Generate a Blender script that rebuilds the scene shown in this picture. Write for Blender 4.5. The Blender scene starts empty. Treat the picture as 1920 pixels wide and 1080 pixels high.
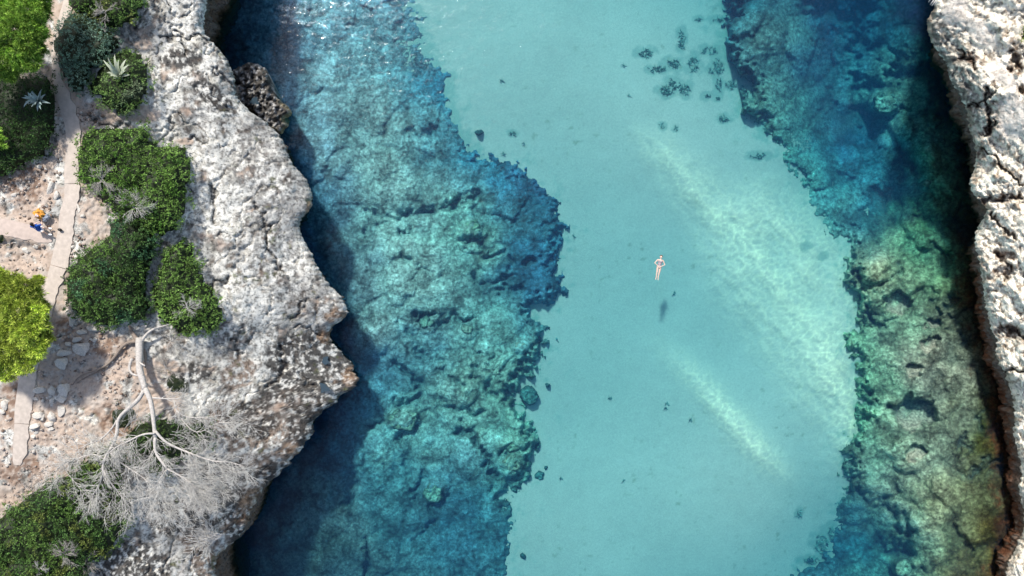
import bpy, bmesh, math, random
import numpy as np
from mathutils import Vector, Matrix, Euler

random.seed(7)
rng = np.random.default_rng(7)
S = bpy.context.scene
COL = S.collection

# ------------------------------------------------------------------ camera, sky, sun, exposure
H = 42.0                       # camera height above the water, looking straight down
F = 1280.0                     # focal length in photograph pixels (1920 wide)
cam = bpy.data.cameras.new('camera'); cam.sensor_width = 36; cam.lens = 24; cam.clip_end = 1000
co = bpy.data.objects.new('camera', cam); COL.objects.link(co); co.location = (0, 0, H); co.rotation_euler = (0, 0, 0)
S.camera = co
SUN_EL, SUN_AZ = 51.0, -21.0     # sun stands to the top of the picture, a little left
w = bpy.data.worlds.new('World'); S.world = w; w.use_nodes = True
nt = w.node_tree; bg = nt.nodes['Background']; bg.inputs[1].default_value = 0.13
sky = nt.nodes.new('ShaderNodeTexSky'); sky.sky_type = 'NISHITA'; sky.sun_disc = False
sky.sun_elevation = math.radians(SUN_EL); sky.sun_rotation = math.radians(SUN_AZ)
sky.air_density = 1.0; sky.dust_density = 2.0; sky.ozone_density = 1.0
nt.links.new(sky.outputs[0], bg.inputs[0])
sun = bpy.data.lights.new('sun', 'SUN'); sun.energy = 3.6; sun.angle = math.radians(4.0); sun.color = (1.0, 0.965, 0.91)
so = bpy.data.objects.new('sun', sun); COL.objects.link(so)
az = math.radians(SUN_AZ); el = math.radians(SUN_EL)
to_sun = Vector((math.sin(az) * math.cos(el), math.cos(az) * math.cos(el), math.sin(el)))
so.rotation_euler = to_sun.to_track_quat('Z', 'Y').to_euler(); so.location = to_sun * 80
S.view_settings.view_transform = 'Standard'; S.view_settings.look = 'None'
S.view_settings.exposure = 0.62; S.view_settings.gamma = 1.0; S.view_settings.use_curve_mapping = False
S.render.engine = 'CYCLES'
S.cycles.use_denoising = True
S.cycles.max_bounces = 8; S.cycles.diffuse_bounces = 3; S.cycles.transparent_max_bounces = 16
S.cycles.volume_bounces = 1

# ------------------------------------------------------------------ numbers: noise, curves, maps
def hash2(ix, iy, s):
    h = (ix.astype(np.int64) * 374761393 + iy.astype(np.int64) * 668265263 + s * 974634777) & 0x7fffffff
    h = ((h ^ (h >> 13)) * 1274126177) & 0x7fffffff
    h = (h ^ (h >> 16)) & 0x7fffffff
    h = (h * 1103515245 + 12345) & 0x7fffffff
    return ((h >> 8) & 0xffff) / 65535.0
def vnoise(x, y, s=0):
    ix = np.floor(x); iy = np.floor(y); fx = x - ix; fy = y - iy
    def g(dx, dy):
        a = hash2(ix + dx, iy + dy, s) * 2 * np.pi
        return np.cos(a) * (fx - dx) + np.sin(a) * (fy - dy)
    u = fx * fx * fx * (fx * (fx * 6 - 15) + 10); v = fy * fy * fy * (fy * (fy * 6 - 15) + 10)
    return ((g(0, 0) * (1 - u) + g(1, 0) * u) * (1 - v) + (g(0, 1) * (1 - u) + g(1, 1) * u) * v) * 1.5
def fbm(x, y, sc, o=4, s=0, gain=.5):
    r = 0; a = 1; t = 0; f = 1.0 / sc
    for k in range(o):
        r = r + a * vnoise(x * f + 17.3 * k, y * f - 9.1 * k, s + k); t += a; a *= gain; f *= 2.03
    return r / t
def worley(x, y, sc, s=0):
    x = x / sc; y = y / sc; ix = np.floor(x); iy = np.floor(y)
    f1 = np.full(x.shape, 9.0); f2 = np.full(x.shape, 9.0); cid = np.zeros(x.shape)
    for dx in (-1, 0, 1):
        for dy in (-1, 0, 1):
            cx = ix + dx; cy = iy + dy
            px = cx + hash2(cx, cy, s); py = cy + hash2(cx, cy, s + 5)
            d = np.hypot(px - x, py - y); m = d < f1
            f2 = np.where(m, f1, np.minimum(f2, d)); cid = np.where(m, hash2(cx, cy, s + 9), cid); f1 = np.where(m, d, f1)
    return f1, f2, cid
def sstep(a, b, x):
    t = np.clip((x - a) / (b - a), 0, 1); return t * t * (3 - 2 * t)
def tps(pts):                                  # smooth surface through (px, py, v) points
    P = np.array(pts, float); X = P[:, :2] / 100; n = len(P)
    r = np.hypot(X[:, None, 0] - X[None, :, 0], X[:, None, 1] - X[None, :, 1])
    K = np.where(r > 0, r * r * np.log(r + 1e-12), 0) + np.eye(n) * .05
    A = np.zeros((n + 3, n + 3)); A[:n, :n] = K; A[:n, n] = 1; A[:n, n + 1:] = X; A[n, :n] = 1; A[n + 1:, :n] = X.T
    V = P[:, 2:]; sol = np.linalg.solve(A, np.vstack([V, np.zeros((3, V.shape[1]))]))
    lo = V.min(0); hi = V.max(0)
    xr = (P[:, 0].min() - 50, P[:, 0].max() + 50); yr = (P[:, 1].min() - 80, P[:, 1].max() + 80)
    def f(px, py):
        x = np.clip(np.asarray(px, float), *xr) / 100; y = np.clip(np.asarray(py, float), *yr) / 100
        out = [sol[n, k] + sol[n + 1, k] * x + sol[n + 2, k] * y for k in range(V.shape[1])]
        for i in range(n):
            rr = (x - X[i, 0]) ** 2 + (y - X[i, 1]) ** 2
            q = .5 * rr * np.log(rr + 1e-12)
            for k in range(V.shape[1]): out[k] = out[k] + sol[i, k] * q
        out = [np.clip(o, lo[k], hi[k]) for k, o in enumerate(out)]
        return out[0] if len(out) == 1 else out
    return f
def polyd(px, py, poly, closed=True):          # distance to an outline, positive inside
    px = np.asarray(px, float); py = np.asarray(py, float)
    d = np.full(px.shape, 1e9); ins = np.zeros(px.shape, bool); n = len(poly)
    for i in range(n if closed else n - 1):
        x0, y0 = poly[i]; x1, y1 = poly[(i + 1) % n]; dx = x1 - x0; dy = y1 - y0
        t = np.clip(((px - x0) * dx + (py - y0) * dy) / (dx * dx + dy * dy + 1e-9), 0, 1)
        d = np.minimum(d, np.hypot(px - x0 - t * dx, py - y0 - t * dy))
        if closed and y0 != y1:
            c = ((y0 > py) != (y1 > py)) & (px < (x1 - x0) * (py - y0) / (y1 - y0) + x0); ins ^= c
    return np.where(ins, d, -d) if closed else d
def splat(px, py, L):                          # union of soft ellipses (cx, cy, rx, ry[, angle])
    m = np.zeros(np.shape(px))
    for e in L:
        cx, cy, rx, ry = e[:4]; a = math.radians(e[4]) if len(e) > 4 else 0
        X = (px - cx) * math.cos(a) + (py - cy) * math.sin(a); Y = -(px - cx) * math.sin(a) + (py - cy) * math.cos(a)
        m = np.maximum(m, 1 - np.hypot(X / rx, Y / ry))
    return m
def WX(px, z): return (px - 960.0) / F * (H - z)
def WY(py, z): return (540.0 - py) / F * (H - z)
def W(px, py, z): return Vector((float(WX(px, z)), float(WY(py, z)), float(z)))
def mixc(a, b, m): return a * (1 - m[..., None]) + np.asarray(b, float) * m[..., None]

# ------------------------------------------------------------------ scene helpers
def tag(o, label=None, cat=None, group=None, kind=None):
    if label: o['label'] = label
    if cat: o['category'] = cat
    if group: o['group'] = group
    if kind: o['kind'] = kind
    return o
def link(name, me, m=None, parent=None):
    o = bpy.data.objects.new(name, me); COL.objects.link(o)
    if m is not None and len(me.materials) == 0: me.materials.append(m)
    if parent is not None: o.parent = parent
    return o
def empty(name, loc):
    o = bpy.data.objects.new(name, None); COL.objects.link(o); o.location = loc; o.empty_display_size = .2; return o
def under(o, p):                              # parent keeping the world position of plain translated things
    o.parent = p; o.matrix_parent_inverse = Matrix.Translation(p.location).inverted(); return o
def np_mesh(name, V, Fq, cols=None, smooth=True, cname='tint'):
    me = bpy.data.meshes.new(name); V = np.asarray(V, np.float32); Fq = np.asarray(Fq, np.int32)
    k = Fq.shape[1]
    me.vertices.add(len(V)); me.vertices.foreach_set('co', V.ravel())
    me.loops.add(Fq.size); me.loops.foreach_set('vertex_index', Fq.ravel())
    me.polygons.add(len(Fq)); me.polygons.foreach_set('loop_start', np.arange(0, Fq.size, k, dtype=np.int32))
    if smooth: me.polygons.foreach_set('use_smooth', np.ones(len(Fq), bool))
    me.update(calc_edges=True)
    if cols is not None:
        a = me.color_attributes.new(cname, 'FLOAT_COLOR', 'POINT')
        c = np.ones((len(V), 4), np.float32); c[:, :cols.shape[1]] = cols; a.data.foreach_set('color', c.ravel())
    me.validate()
    return me
def grid_faces(nr, nc, mask=None):
    i = np.arange(nr * nc).reshape(nr, nc)
    f = np.stack([i[1:, :-1], i[1:, 1:], i[:-1, 1:], i[:-1, :-1]], -1)
    if mask is not None: f = f[mask]
    return f.reshape(-1, 4)
def compact(V, Fq, cols):
    used = np.unique(Fq); mp = np.full(len(V), -1); mp[used] = np.arange(len(used))
    return V[used], mp[Fq], cols[used]

# ------------------------------------------------------------------ materials
def mat(name):
    m = bpy.data.materials.new(name); m.use_nodes = True
    n = m.node_tree.nodes; return m, n, m.node_tree.links, n['Principled BSDF']
def plain(name, col, rough=.7, var=.15, sc=12, bump=.0, spec=.3):
    m, n, l, b = mat(name)
    t = n.new('ShaderNodeTexNoise'); t.inputs['Scale'].default_value = sc; t.inputs['Detail'].default_value = 6
    g = n.new('ShaderNodeTexCoord'); l.new(g.outputs['Object'], t.inputs['Vector'])
    r = n.new('ShaderNodeMapRange'); r.inputs[3].default_value = 1 - var; r.inputs[4].default_value = 1 + var
    r.inputs[1].default_value = .25; r.inputs[2].default_value = .75
    l.new(t.outputs[0], r.inputs[0])
    v = n.new('ShaderNodeVectorMath'); v.operation = 'SCALE'; v.inputs[0].default_value = col; l.new(r.outputs[0], v.inputs['Scale'])
    l.new(v.outputs[0], b.inputs['Base Color']); b.inputs['Roughness'].default_value = rough
    b.inputs['Specular IOR Level'].default_value = spec
    if bump:
        bm = n.new('ShaderNodeBump'); bm.inputs['Strength'].default_value = bump; bm.inputs['Distance'].default_value = .02
        l.new(t.outputs[0], bm.inputs['Height']); l.new(bm.outputs[0], b.inputs['Normal'])
    return m
def ground_mat(name, pit=.6, sc=7.0, bump=.6, dist=.05, vor=16.0, rough=.9, lo=.42, hi=.56, vstr=.35, spec=.2):
    """vertex tint x fine procedural pitting and grain, with matching relief"""
    m, n, l, b = mat(name)
    at = n.new('ShaderNodeAttribute'); at.attribute_name = 'tint'
    g = n.new('ShaderNodeNewGeometry')
    t = n.new('ShaderNodeTexNoise'); t.inputs['Scale'].default_value = sc; t.inputs['Detail'].default_value = 9; t.inputs['Roughness'].default_value = .68
    t.inputs['Distortion'].default_value = .4
    l.new(g.outputs['Position'], t.inputs['Vector'])
    v = n.new('ShaderNodeTexVoronoi'); v.inputs['Scale'].default_value = vor; v.feature = 'F1'; l.new(g.outputs['Position'], v.inputs['Vector'])
    r = n.new('ShaderNodeMapRange'); r.inputs[1].default_value = lo; r.inputs[2].default_value = hi
    r.inputs[3].default_value = 1 - pit; r.inputs[4].default_value = 1.12; l.new(t.outputs[0], r.inputs[0])
    rv = n.new('ShaderNodeMapRange'); rv.inputs[1].default_value = 0; rv.inputs[2].default_value = .55
    rv.inputs[3].default_value = 1 + vstr * .5; rv.inputs[4].default_value = 1 - vstr; l.new(v.outputs['Distance'], rv.inputs[0])
    mu = n.new('ShaderNodeMath'); mu.operation = 'MULTIPLY'; l.new(r.outputs[0], mu.inputs[0]); l.new(rv.outputs[0], mu.inputs[1])
    mp_ = n.new('ShaderNodeMix'); mp_.data_type = 'FLOAT'; mp_.inputs[2].default_value = 1.0
    l.new(at.outputs['Alpha'], mp_.inputs[0]); l.new(mu.outputs[0], mp_.inputs[3]); mu = mp_
    sc_ = n.new('ShaderNodeVectorMath'); sc_.operation = 'SCALE'; l.new(at.outputs['Color'], sc_.inputs[0]); l.new(mu.outputs[0], sc_.inputs['Scale'])
    l.new(sc_.outputs[0], b.inputs['Base Color']); b.inputs['Roughness'].default_value = rough; b.inputs['Specular IOR Level'].default_value = spec
    bm = n.new('ShaderNodeBump'); bm.inputs['Strength'].default_value = bump; bm.inputs['Distance'].default_value = dist
    l.new(mu.outputs[0], bm.inputs['Height']); l.new(bm.outputs[0], b.inputs['Normal'])
    return m
M_rock = ground_mat('pitted_limestone', pit=.56, sc=6.5, vor=11, bump=.30, dist=.06, lo=.405, hi=.50, vstr=.16)
M_right = ground_mat('pale_limestone', pit=.42, sc=3.6, vor=7, bump=.6, dist=.10, lo=.38, hi=.52, vstr=.12)
M_reef = ground_mat('algae_covered_reef', pit=.46, sc=4.6, vor=6.5, bump=.7, dist=.09, lo=.40, hi=.56, vstr=.28)
M_sand = ground_mat('seabed_sand', pit=.08, sc=9.0, vor=5, bump=.08, dist=.02, lo=.35, hi=.65, vstr=.04)
M_boulder = ground_mat('underwater_boulder', pit=.5, sc=5.5, vor=8, bump=.8, dist=.08, lo=.38, hi=.62, vstr=.3)
M_stone = plain('loose_stone', (.54, .50, .44), .9, .3, 9, .6)
M_path = plain('trodden_concrete', (.47, .405, .345), .9, .16, 5, .25)
M_path2 = plain('pinkish_concrete', (.46, .375, .32), .9, .13, 5, .25)
M_wood = plain('weathered_dead_wood', (.42, .39, .355), .85, .28, 14, .4)
M_twig = plain('bleached_twig', (.56, .54, .50), .9, .15, 9)
M_root = plain('brown_grey_root', (.23, .185, .15), .9, .3, 14, .4)
M_skin = plain('skin', (.62, .42, .33), .55, .05, 20)
M_skin2 = plain('pale_skin', (.55, .40, .32), .5, .05, 20)
M_hair = plain('dark_hair', (.018, .013, .011), .5, .3, 60, .3)
M_hairb = plain('brown_hair', (.09, .055, .035), .5, .3, 60, .3)
M_blue = plain('blue_cotton', (.012, .075, .36), .85, .18, 25, .3)
M_white = plain('white_cotton', (.78, .78, .76), .85, .06, 18, .3)
M_orange = plain('orange_towelling', (.62, .30, .055), .9, .15, 30, .4)
M_grey = plain('grey_blue_cloth', (.34, .37, .42), .9, .2, 22, .4)
M_black = plain('black_leather', (.02, .019, .018), .45, .2, 20, .2)
M_metal = plain('dull_metal', (.45, .45, .44), .4, .2, 12)

def leaf_mat(name, rough=.55, trans=.25):
    m, n, l, b = mat(name)
    at = n.new('ShaderNodeAttribute'); at.attribute_name = 'tint'
    l.new(at.outputs['Color'], b.inputs['Base Color']); b.inputs['Roughness'].default_value = rough
    b.inputs['Specular IOR Level'].default_value = .25
    tr = n.new('ShaderNodeBsdfTranslucent'); l.new(at.outputs['Color'], tr.inputs['Color'])
    mx = n.new('ShaderNodeMixShader'); mx.inputs[0].default_value = trans
    l.new(b.outputs[0], mx.inputs[1]); l.new(tr.outputs[0], mx.inputs[2]); l.new(mx.outputs[0], n['Material Output'].inputs['Surface'])
    return m
M_leaf = leaf_mat('leaf')
M_agave = leaf_mat('agave_leaf', .5, .1)

def water_mat():
    m, n, l, b = mat('clear_sea_water'); n.remove(b)
    out = n['Material Output']
    tr = n.new('ShaderNodeBsdfTransparent'); gl = n.new('ShaderNodeBsdfGlossy'); gl.inputs['Roughness'].default_value = .06
    fr = n.new('ShaderNodeFresnel'); fr.inputs[0].default_value = 1.36
    g = n.new('ShaderNodeNewGeometry')
    t1 = n.new('ShaderNodeTexNoise'); t1.inputs['Scale'].default_value = 2.2; t1.inputs['Detail'].default_value = 7; t1.inputs['Roughness'].default_value = .6; t1.inputs['Distortion'].default_value = .6
    mp = n.new('ShaderNodeMapping'); mp.inputs['Scale'].default_value = (.8, 1.3, 1); mp.inputs['Rotation'].default_value = (0, 0, .3)
    l.new(g.outputs['Position'], mp.inputs[0]); l.new(mp.outputs[0], t1.inputs['Vector'])
    bm = n.new('ShaderNodeBump'); bm.inputs['Strength'].default_value = 1.0; bm.inputs['Distance'].default_value = .03
    l.new(t1.outputs[0], bm.inputs['Height'])
    l.new(bm.outputs[0], gl.inputs['Normal']); l.new(bm.outputs[0], fr.inputs['Normal'])
    mx = n.new('ShaderNodeMixShader'); l.new(fr.outputs[0], mx.inputs[0]); l.new(tr.outputs[0], mx.inputs[1]); l.new(gl.outputs[0], mx.inputs[2])
    l.new(mx.outputs[0], out.inputs['Surface'])
    ab = n.new('ShaderNodeVolumeAbsorption'); ab.inputs['Color'].default_value = (.30, .79, .865, 1); ab.inputs['Density'].default_value = .205
    vs = n.new('ShaderNodeVolumeScatter'); vs.inputs['Color'].default_value = (.12, .44, 1, 1); vs.inputs['Density'].default_value = .030; vs.inputs['Anisotropy'].default_value = .0
    ad = n.new('ShaderNodeAddShader'); l.new(ab.outputs[0], ad.inputs[0]); l.new(vs.outputs[0], ad.inputs[1]); l.new(ad.outputs[0], out.inputs['Volume'])
    return m
M_water = water_mat()

# ------------------------------------------------------------------ seabed: sand
f_sand = tps([(450, 0, -2.6), (700, 0, -3.0), (900, 50, -3.1), (1100, 100, -3.1), (1300, 150, -3.3), (1500, 60, -6.5), (1600, 150, -8), (1700, 100, -6.5),
    (1800, 300, -4), (1600, 330, -6), (1500, 260, -4.4), (1230, 500, -3.7), (1100, 350, -3.4), (1050, 600, -3.7), (1100, 800, -3.7), (1200, 1000, -3.3), (1000, 1000, -3.3),
    (1450, 960, -3.1), (1560, 1000, -4.5), (1630, 1060, -5.2), (1700, 800, -3.0), (1700, 600, -3.2), (1850, 700, -2.5), (600, 500, -3.6), (700, 700, -4.0), (600, 900, -4.6),
    (550, 1050, -5.2), (800, 900, -4.2), (1900, 1000, -2.5), (1400, 600, -3.5), (1000, 200, -3.1), (1600, 480, -3.6), (350, 500, -3.0), (350, 1000, -5)])
SUN_PATCH = [(1205, 250), (1250, 262), (1300, 300), (1350, 345), (1430, 335), (1520, 365), (1575, 425), (1610, 480), (1640, 640), (1650, 800), (1600, 890), (1565, 870), (1500, 770), (1420, 660), (1330, 540), (1300, 440), (1255, 350)]  # sunlit patch and streaks on the sand, put into its colour and depth
SUN_STREAK1 = [(1215, 262), (1262, 318), (1320, 380), (1385, 440), (1440, 505), (1490, 570), (1540, 660), (1580, 760), (1600, 850)]
SUN_STREAK2 = [(1235, 635), (1290, 690), (1350, 760), (1410, 830), (1470, 905)]
def sand_h(px, py):
    z = f_sand(px, py)
    x = WX(px, -3); y = WY(py, -3)
    wob = fbm(x, y, 1.6, 4, 40) * 14
    d = polyd(px, py, SUN_PATCH) + wob
    sun_patch = sstep(-45, 75, d) * (.72 + .5 * fbm(x * .82 + y * .57, (y * .82 - x * .57) * .35, 1.6, 3, 45))
    sun_streak = np.exp(-(polyd(px, py, SUN_STREAK1, False) / 27) ** 2) * sstep(200, 380, py)
    sun_streak2 = np.exp(-((polyd(px, py, SUN_STREAK2, False) + wob * .5) / 24) ** 2) * sstep(610, 780, py) * sstep(935, 830, py)
    z = z + (z * -.20) * sun_patch + .16 * sun_streak * (.5 + .5 * sun_patch) + .50 * sun_streak2 * (1 + .2 * wob / 14)
    # small crossing ridges that imitate caustic lines in the sun patches
    a = (x * .72 - y * .69); rid = 1 - np.abs(vnoise(a / .75 + fbm(x, y, 2, 2, 9) * 2, (x * .69 + y * .72) / .38, 11)) * 2
    z = z + .035 * (np.clip(sun_patch + sun_streak2, 0, 1)) * rid
    z = z + .006 * fbm(x, y, .9, 4, 3) + .10 * fbm(x, y, 6, 3, 5)
    return z, np.clip(sun_patch * .85 + sun_streak2 + .55 * sun_streak * (.7 + wob / 14), 0, 1.25), rid
def axis(a0, a1, step, lo, hi, k=1.35):
    c = list(np.arange(a0, a1 + .1, step)); s = step; x = c[0]
    while x > lo: s *= k; x -= s; c.insert(0, x)
    s = step; x = c[-1]
    while x < hi: s *= k; x += s; c.append(x)
    return np.array(c)
LREEF = [(300, -620), (700, -620), (748, -60), (768, 20), (790, 90), (826, 160), (850, 235), (868, 262), (900, 300), (935, 318), (975, 328), (1020, 365), (1046, 405), (1052, 450), (1030, 490),
    (1042, 540), (1020, 566), (995, 572), (1000, 600), (1016, 650), (998, 682), (962, 702), (955, 730), (972, 775), (997, 820), (990, 870), (965, 905), (940, 930), (955, 975), (940, 1010), (950, 1040), (915, 1100), (900, 1160), (960, 1720), (300, 1720)]
RREEF = [(1420, -620), (1372, -60), (1376, 20), (1368, 80), (1385, 115), (1412, 150), (1405, 200), (1445, 245), (1480, 275), (1482, 310), (1515, 325), (1520, 362), (1548, 400), (1572, 425), (1602, 425), (1612, 455),
    (1595, 490), (1592, 530), (1608, 570), (1620, 600), (1600, 640), (1606, 690), (1625, 740), (1620, 790), (1592, 840), (1588, 880), (1602, 915), (1580, 945), (1572, 990), (1556, 1040), (1530, 1062), (1490, 1080), (1480, 1160), (1500, 1720), (2050, 1720), (2050, -620)]
gx = axis(380, 1940, 3, -3000, 4900); gy = axis(-20, 1100, 3, -3000, 4100)
PX, PY = np.meshgrid(gx, gy)
Z, SUN_MASK, RID = sand_h(PX, PY)
Z = Z - 2.0 * np.maximum(sstep(45, 75, polyd(PX, PY, LREEF)), sstep(45, 75, polyd(PX, PY, RREEF)))
X = WX(PX, Z); Y = WY(PY, Z)
n1 = fbm(X, Y, 5, 4, 21); n2 = fbm(X, Y, .7, 4, 22)
c = np.ones(PX.shape + (3,)) * np.array([.335, .42, .385])
c = c * (1 + .10 * n1[..., None] + .06 * n2[..., None])
a_, b_, c_ = worley(X * .8 + .3 * n2, Y + .3 * n1, .42, 23); net = np.exp(-((b_ - a_) / .16) ** 2)
c = mixc(c, (.86, .94, .66), np.clip(SUN_MASK * (.10 + .36 * net + .22 * np.clip(RID, 0, 1)), 0, 1))  # brighter sunlit sand and caustic net painted in
SG = [(1278, 75, 5, 18), (1240, 128, 10, 6), (1262, 120, 12, 8), (1225, 130, 8, 5), (1265, 158, 12, 10), (1285, 168, 10, 9), (1250, 170, 12, 8), (1300, 120, 9, 14), (1347, 125, 9, 14), (1335, 132, 7, 5), (1348, 158, 6, 12), (1370, 160, 12, 5), (1210, 100, 12, 8), (1330, 95, 14, 6), (1357, 222, 9, 5), (1325, 180, 8, 4), (1345, 182, 6, 4), (1420, 205, 10, 9), (1436, 235, 5, 14), (1450, 15, 60, 5), (1310, 36, 6, 3), (1345, 38, 12, 4), (1240, 237, 5, 4), (1267, 240, 4, 3), (1421, 292, 14, 5), (1512, 463, 6, 4), (1543, 480, 5, 4), (1498, 963, 4, 6), (1540, 1020, 12, 18), (1560, 1000, 8, 12), (1520, 1050, 14, 6), (960, 250, 6, 3), (1440, 190, 14, 20)]
wn = fbm(X, Y, .7, 4, 37); sg_ = np.zeros(PX.shape)
for q_ in SG:
    sp_ = splat(PX, PY, [(q_[0], q_[1], q_[2] * 2.1 + 3, q_[3] * 2.1 + 3)]); sg_ = np.maximum(sg_, sstep(.0, .6, sp_ + wn * 1.1 + .12) * sstep(0, .15, sp_))
c = mixc(c, (.13, .27, .25), sg_ * .62)
# thin algae film creeping out from the reefs
fr_ = np.maximum(polyd(PX, PY, LREEF), polyd(PX, PY, RREEF)); film = np.clip((sstep(-75, 15, fr_) * .55 * sstep(330, 200, PY) + sstep(-38, 12, fr_) * .5 + fbm(X, Y, .9, 4, 35) * .9 + fbm(X, Y, .3, 3, 36) * .5 - .22) * 2.2, 0, 1) * sstep(-110, -10, fr_)
c = mixc(c, (.15, .32, .29), film * .75)
# scattered seagrass debris stains on the sand
fl = np.clip((fbm(X * .8, Y, .45, 3, 31) - .34) * 9, 0, 1) * np.clip(fbm(X, Y, 4, 2, 33) * 2 + .25, 0, 1) * (1 - SUN_MASK)
c = mixc(c, (.16, .24, .16), fl * .55)
me = np_mesh('seabed', np.stack([X, Y, Z], -1).reshape(-1, 3), grid_faces(*PX.shape), c.reshape(-1, 3))
tag(link('seabed', me, M_sand), 'pale sand on the sea floor across the middle of the cove', kind='structure')

# ------------------------------------------------------------------ seabed: reefs
def trench(px, py, L):
    xw = WX(px, -3); yw = WY(py, -3); px0, py0 = px, py
    px = px + fbm(xw, yw, .9, 4, 77) * 26; py = py + fbm(xw, yw, .9, 4, 78) * 26; am = np.clip(.75 + 1.6 * fbm(xw, yw, 1.1, 3, 79), .15, 1.4)                         # dark gaps and ledges: (polyline, width px, depth)
    d = np.zeros(px.shape)
    for pl, wd, dp in L:
        x0 = min(p[0] for p in pl) - 60; x1 = max(p[0] for p in pl) + 60; y0 = min(p[1] for p in pl) - 60; y1 = max(p[1] for p in pl) + 60
        m = (px > x0) & (px < x1) & (py > y0) & (py < y1)
        if not m.any(): continue
        q = polyd(px[m], py[m], pl, False); d[m] = np.maximum(d[m], dp * np.exp(-(q / (wd * 1.15)) ** 2))
    return d * am
def bowl(px, py, L):                           # hollows with a steep upper lip that shades their floor
    d = np.zeros(px.shape); fl = np.zeros(px.shape); xw = WX(px, -2); yw = WY(py, -2)
    px = px + fbm(xw, yw, 1.0, 4, 87) * 24; py = py + fbm(xw, yw, 1.0, 4, 88) * 20
    for cx, cy, rx, ry, dp in L:
        u = (px - cx) / rx; v = (py - cy) / ry; r = np.hypot(u, v)
        q = sstep(1.0, .80, r) * np.clip(1 - (v + 1) * .45, 0, 1); d = np.maximum(d, dp * q); fl = np.maximum(fl, sstep(.95, .75, r) * sstep(-.5, .1, v))
    return d, fl
def domes(px, py, L):
    d = np.zeros(px.shape)
    for cx, cy, rx, ry, hh in L:
        q = np.clip(1 - ((px - cx) / rx) ** 2 - ((py - cy) / ry) ** 2, 0, 1); d = np.maximum(d, hh * np.sqrt(q))
    return d
LTR = [([(700, 395), (760, 404), (800, 398), (850, 385), (895, 362)], 6, .9), ([(755, 430), (752, 470), (775, 500), (820, 520)], 5, .6), ([(690, 440), (715, 420)], 8, .7),
    ([(855, 425), (875, 448), (905, 458)], 5, .8), ([(915, 480), (960, 490), (1000, 496)], 8, 1.2), ([(890, 520), (920, 535), (960, 520)], 6, .8), ([(955, 540), (990, 555)], 9, 1.0),
    ([(780, 592), (800, 588), (825, 600), (860, 594), (885, 600)], 5, 1.0), ([(760, 608), (775, 640), (800, 680)], 8, .6), ([(735, 685), (760, 695), (785, 720)], 6, .9),
    ([(810, 665), (830, 690), (860, 720), (880, 740)], 6, .7), ([(885, 700), (905, 688), (915, 670)], 5, .7), ([(915, 720), (918, 745), (935, 735)], 6, .8),
    ([(745, 762), (770, 750), (790, 745)], 7, .9), ([(690, 797), (715, 793), (725, 775)], 5, .9), ([(735, 810), (760, 817), (785, 800)], 6, .9), ([(820, 745), (850, 765), (875, 775), (905, 770)], 5, .7),
    ([(860, 803), (885, 812), (905, 840), (915, 865), (935, 895)], 6, 1.3), ([(940, 855), (955, 842), (980, 845), (985, 825)], 5, .8), ([(945, 900), (965, 908), (980, 895)], 6, .8),
    ([(780, 925), (790, 912), (795, 895)], 5, 1.0), ([(805, 945), (812, 975)], 5, .9), ([(825, 933), (845, 930)], 4, .8), ([(655, 940), (660, 915), (650, 885)], 9, .6), ([(683, 1010), (690, 1040), (690, 1080)], 4, 1.1),
    ([(780, 1015), (800, 1000), (810, 985)], 4, .5), ([(760, 860), (768, 890)], 8, .5), ([(640, 830), (652, 860)], 9, .5), ([(770, 250), (800, 262), (812, 240)], 8, .5), ([(1015, 415), (1030, 440)], 7, .5)]
LDM = [(757, 787, 34, 26, .9), (715, 625, 34, 40, .5), (800, 612, 18, 16, .4), (875, 618, 22, 20, .5), (975, 648, 18, 16, .5), (960, 865, 26, 22, .7), (955, 835, 30, 22, .5), (960, 885, 18, 15, .5), (815, 920, 26, 24, .7),
    (860, 730, 40, 36, .7), (885, 425, 22, 20, .6), (960, 380, 40, 32, .5), (1010, 420, 36, 34, .5), (770, 500, 60, 60, .4), (690, 520, 50, 50, .3), (1020, 545, 24, 20, .6), (820, 700, 30, 26, .5), (900, 690, 24, 26, .5), (940, 610, 40, 36, .4),
    (700, 860, 40, 60, .4), (880, 850, 34, 50, .5), (760, 960, 50, 50, .35), (600, 960, 60, 60, .4), (710, 1040, 40, 40, .3), (820, 560, 50, 30, .35), (720, 350, 70, 50, .35), (600, 300, 60, 50, .3), (690, 180, 80, 60, .2)]
f_lh = tps([(450, 60, -2.3), (600, 60, -2.5), (720, 60, -2.9), (820, 200, -3.0), (600, 250, -2.4), (740, 280, -2.6), (860, 320, -2.7), (620, 420, -2.9), (740, 420, -2.5), (850, 420, -2.6), (980, 400, -2.7), (1020, 480, -2.9),
    (700, 560, -2.4), (820, 560, -2.3), (920, 560, -2.6), (1000, 600, -2.7), (680, 700, -2.7), (780, 720, -2.9), (870, 720, -2.3), (960, 660, -2.5), (660, 850, -3.2), (740, 850, -3.0), (850, 860, -2.8), (950, 850, -2.4),
    (560, 900, -3.8), (620, 960, -3.1), (500, 1040, -4.2), (600, 1060, -3.5), (700, 950, -3.5), (800, 1000, -3.7), (900, 960, -3.4), (900, 1060, -3.4), (350, 300, -2.6), (350, 900, -4.2)])
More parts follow.
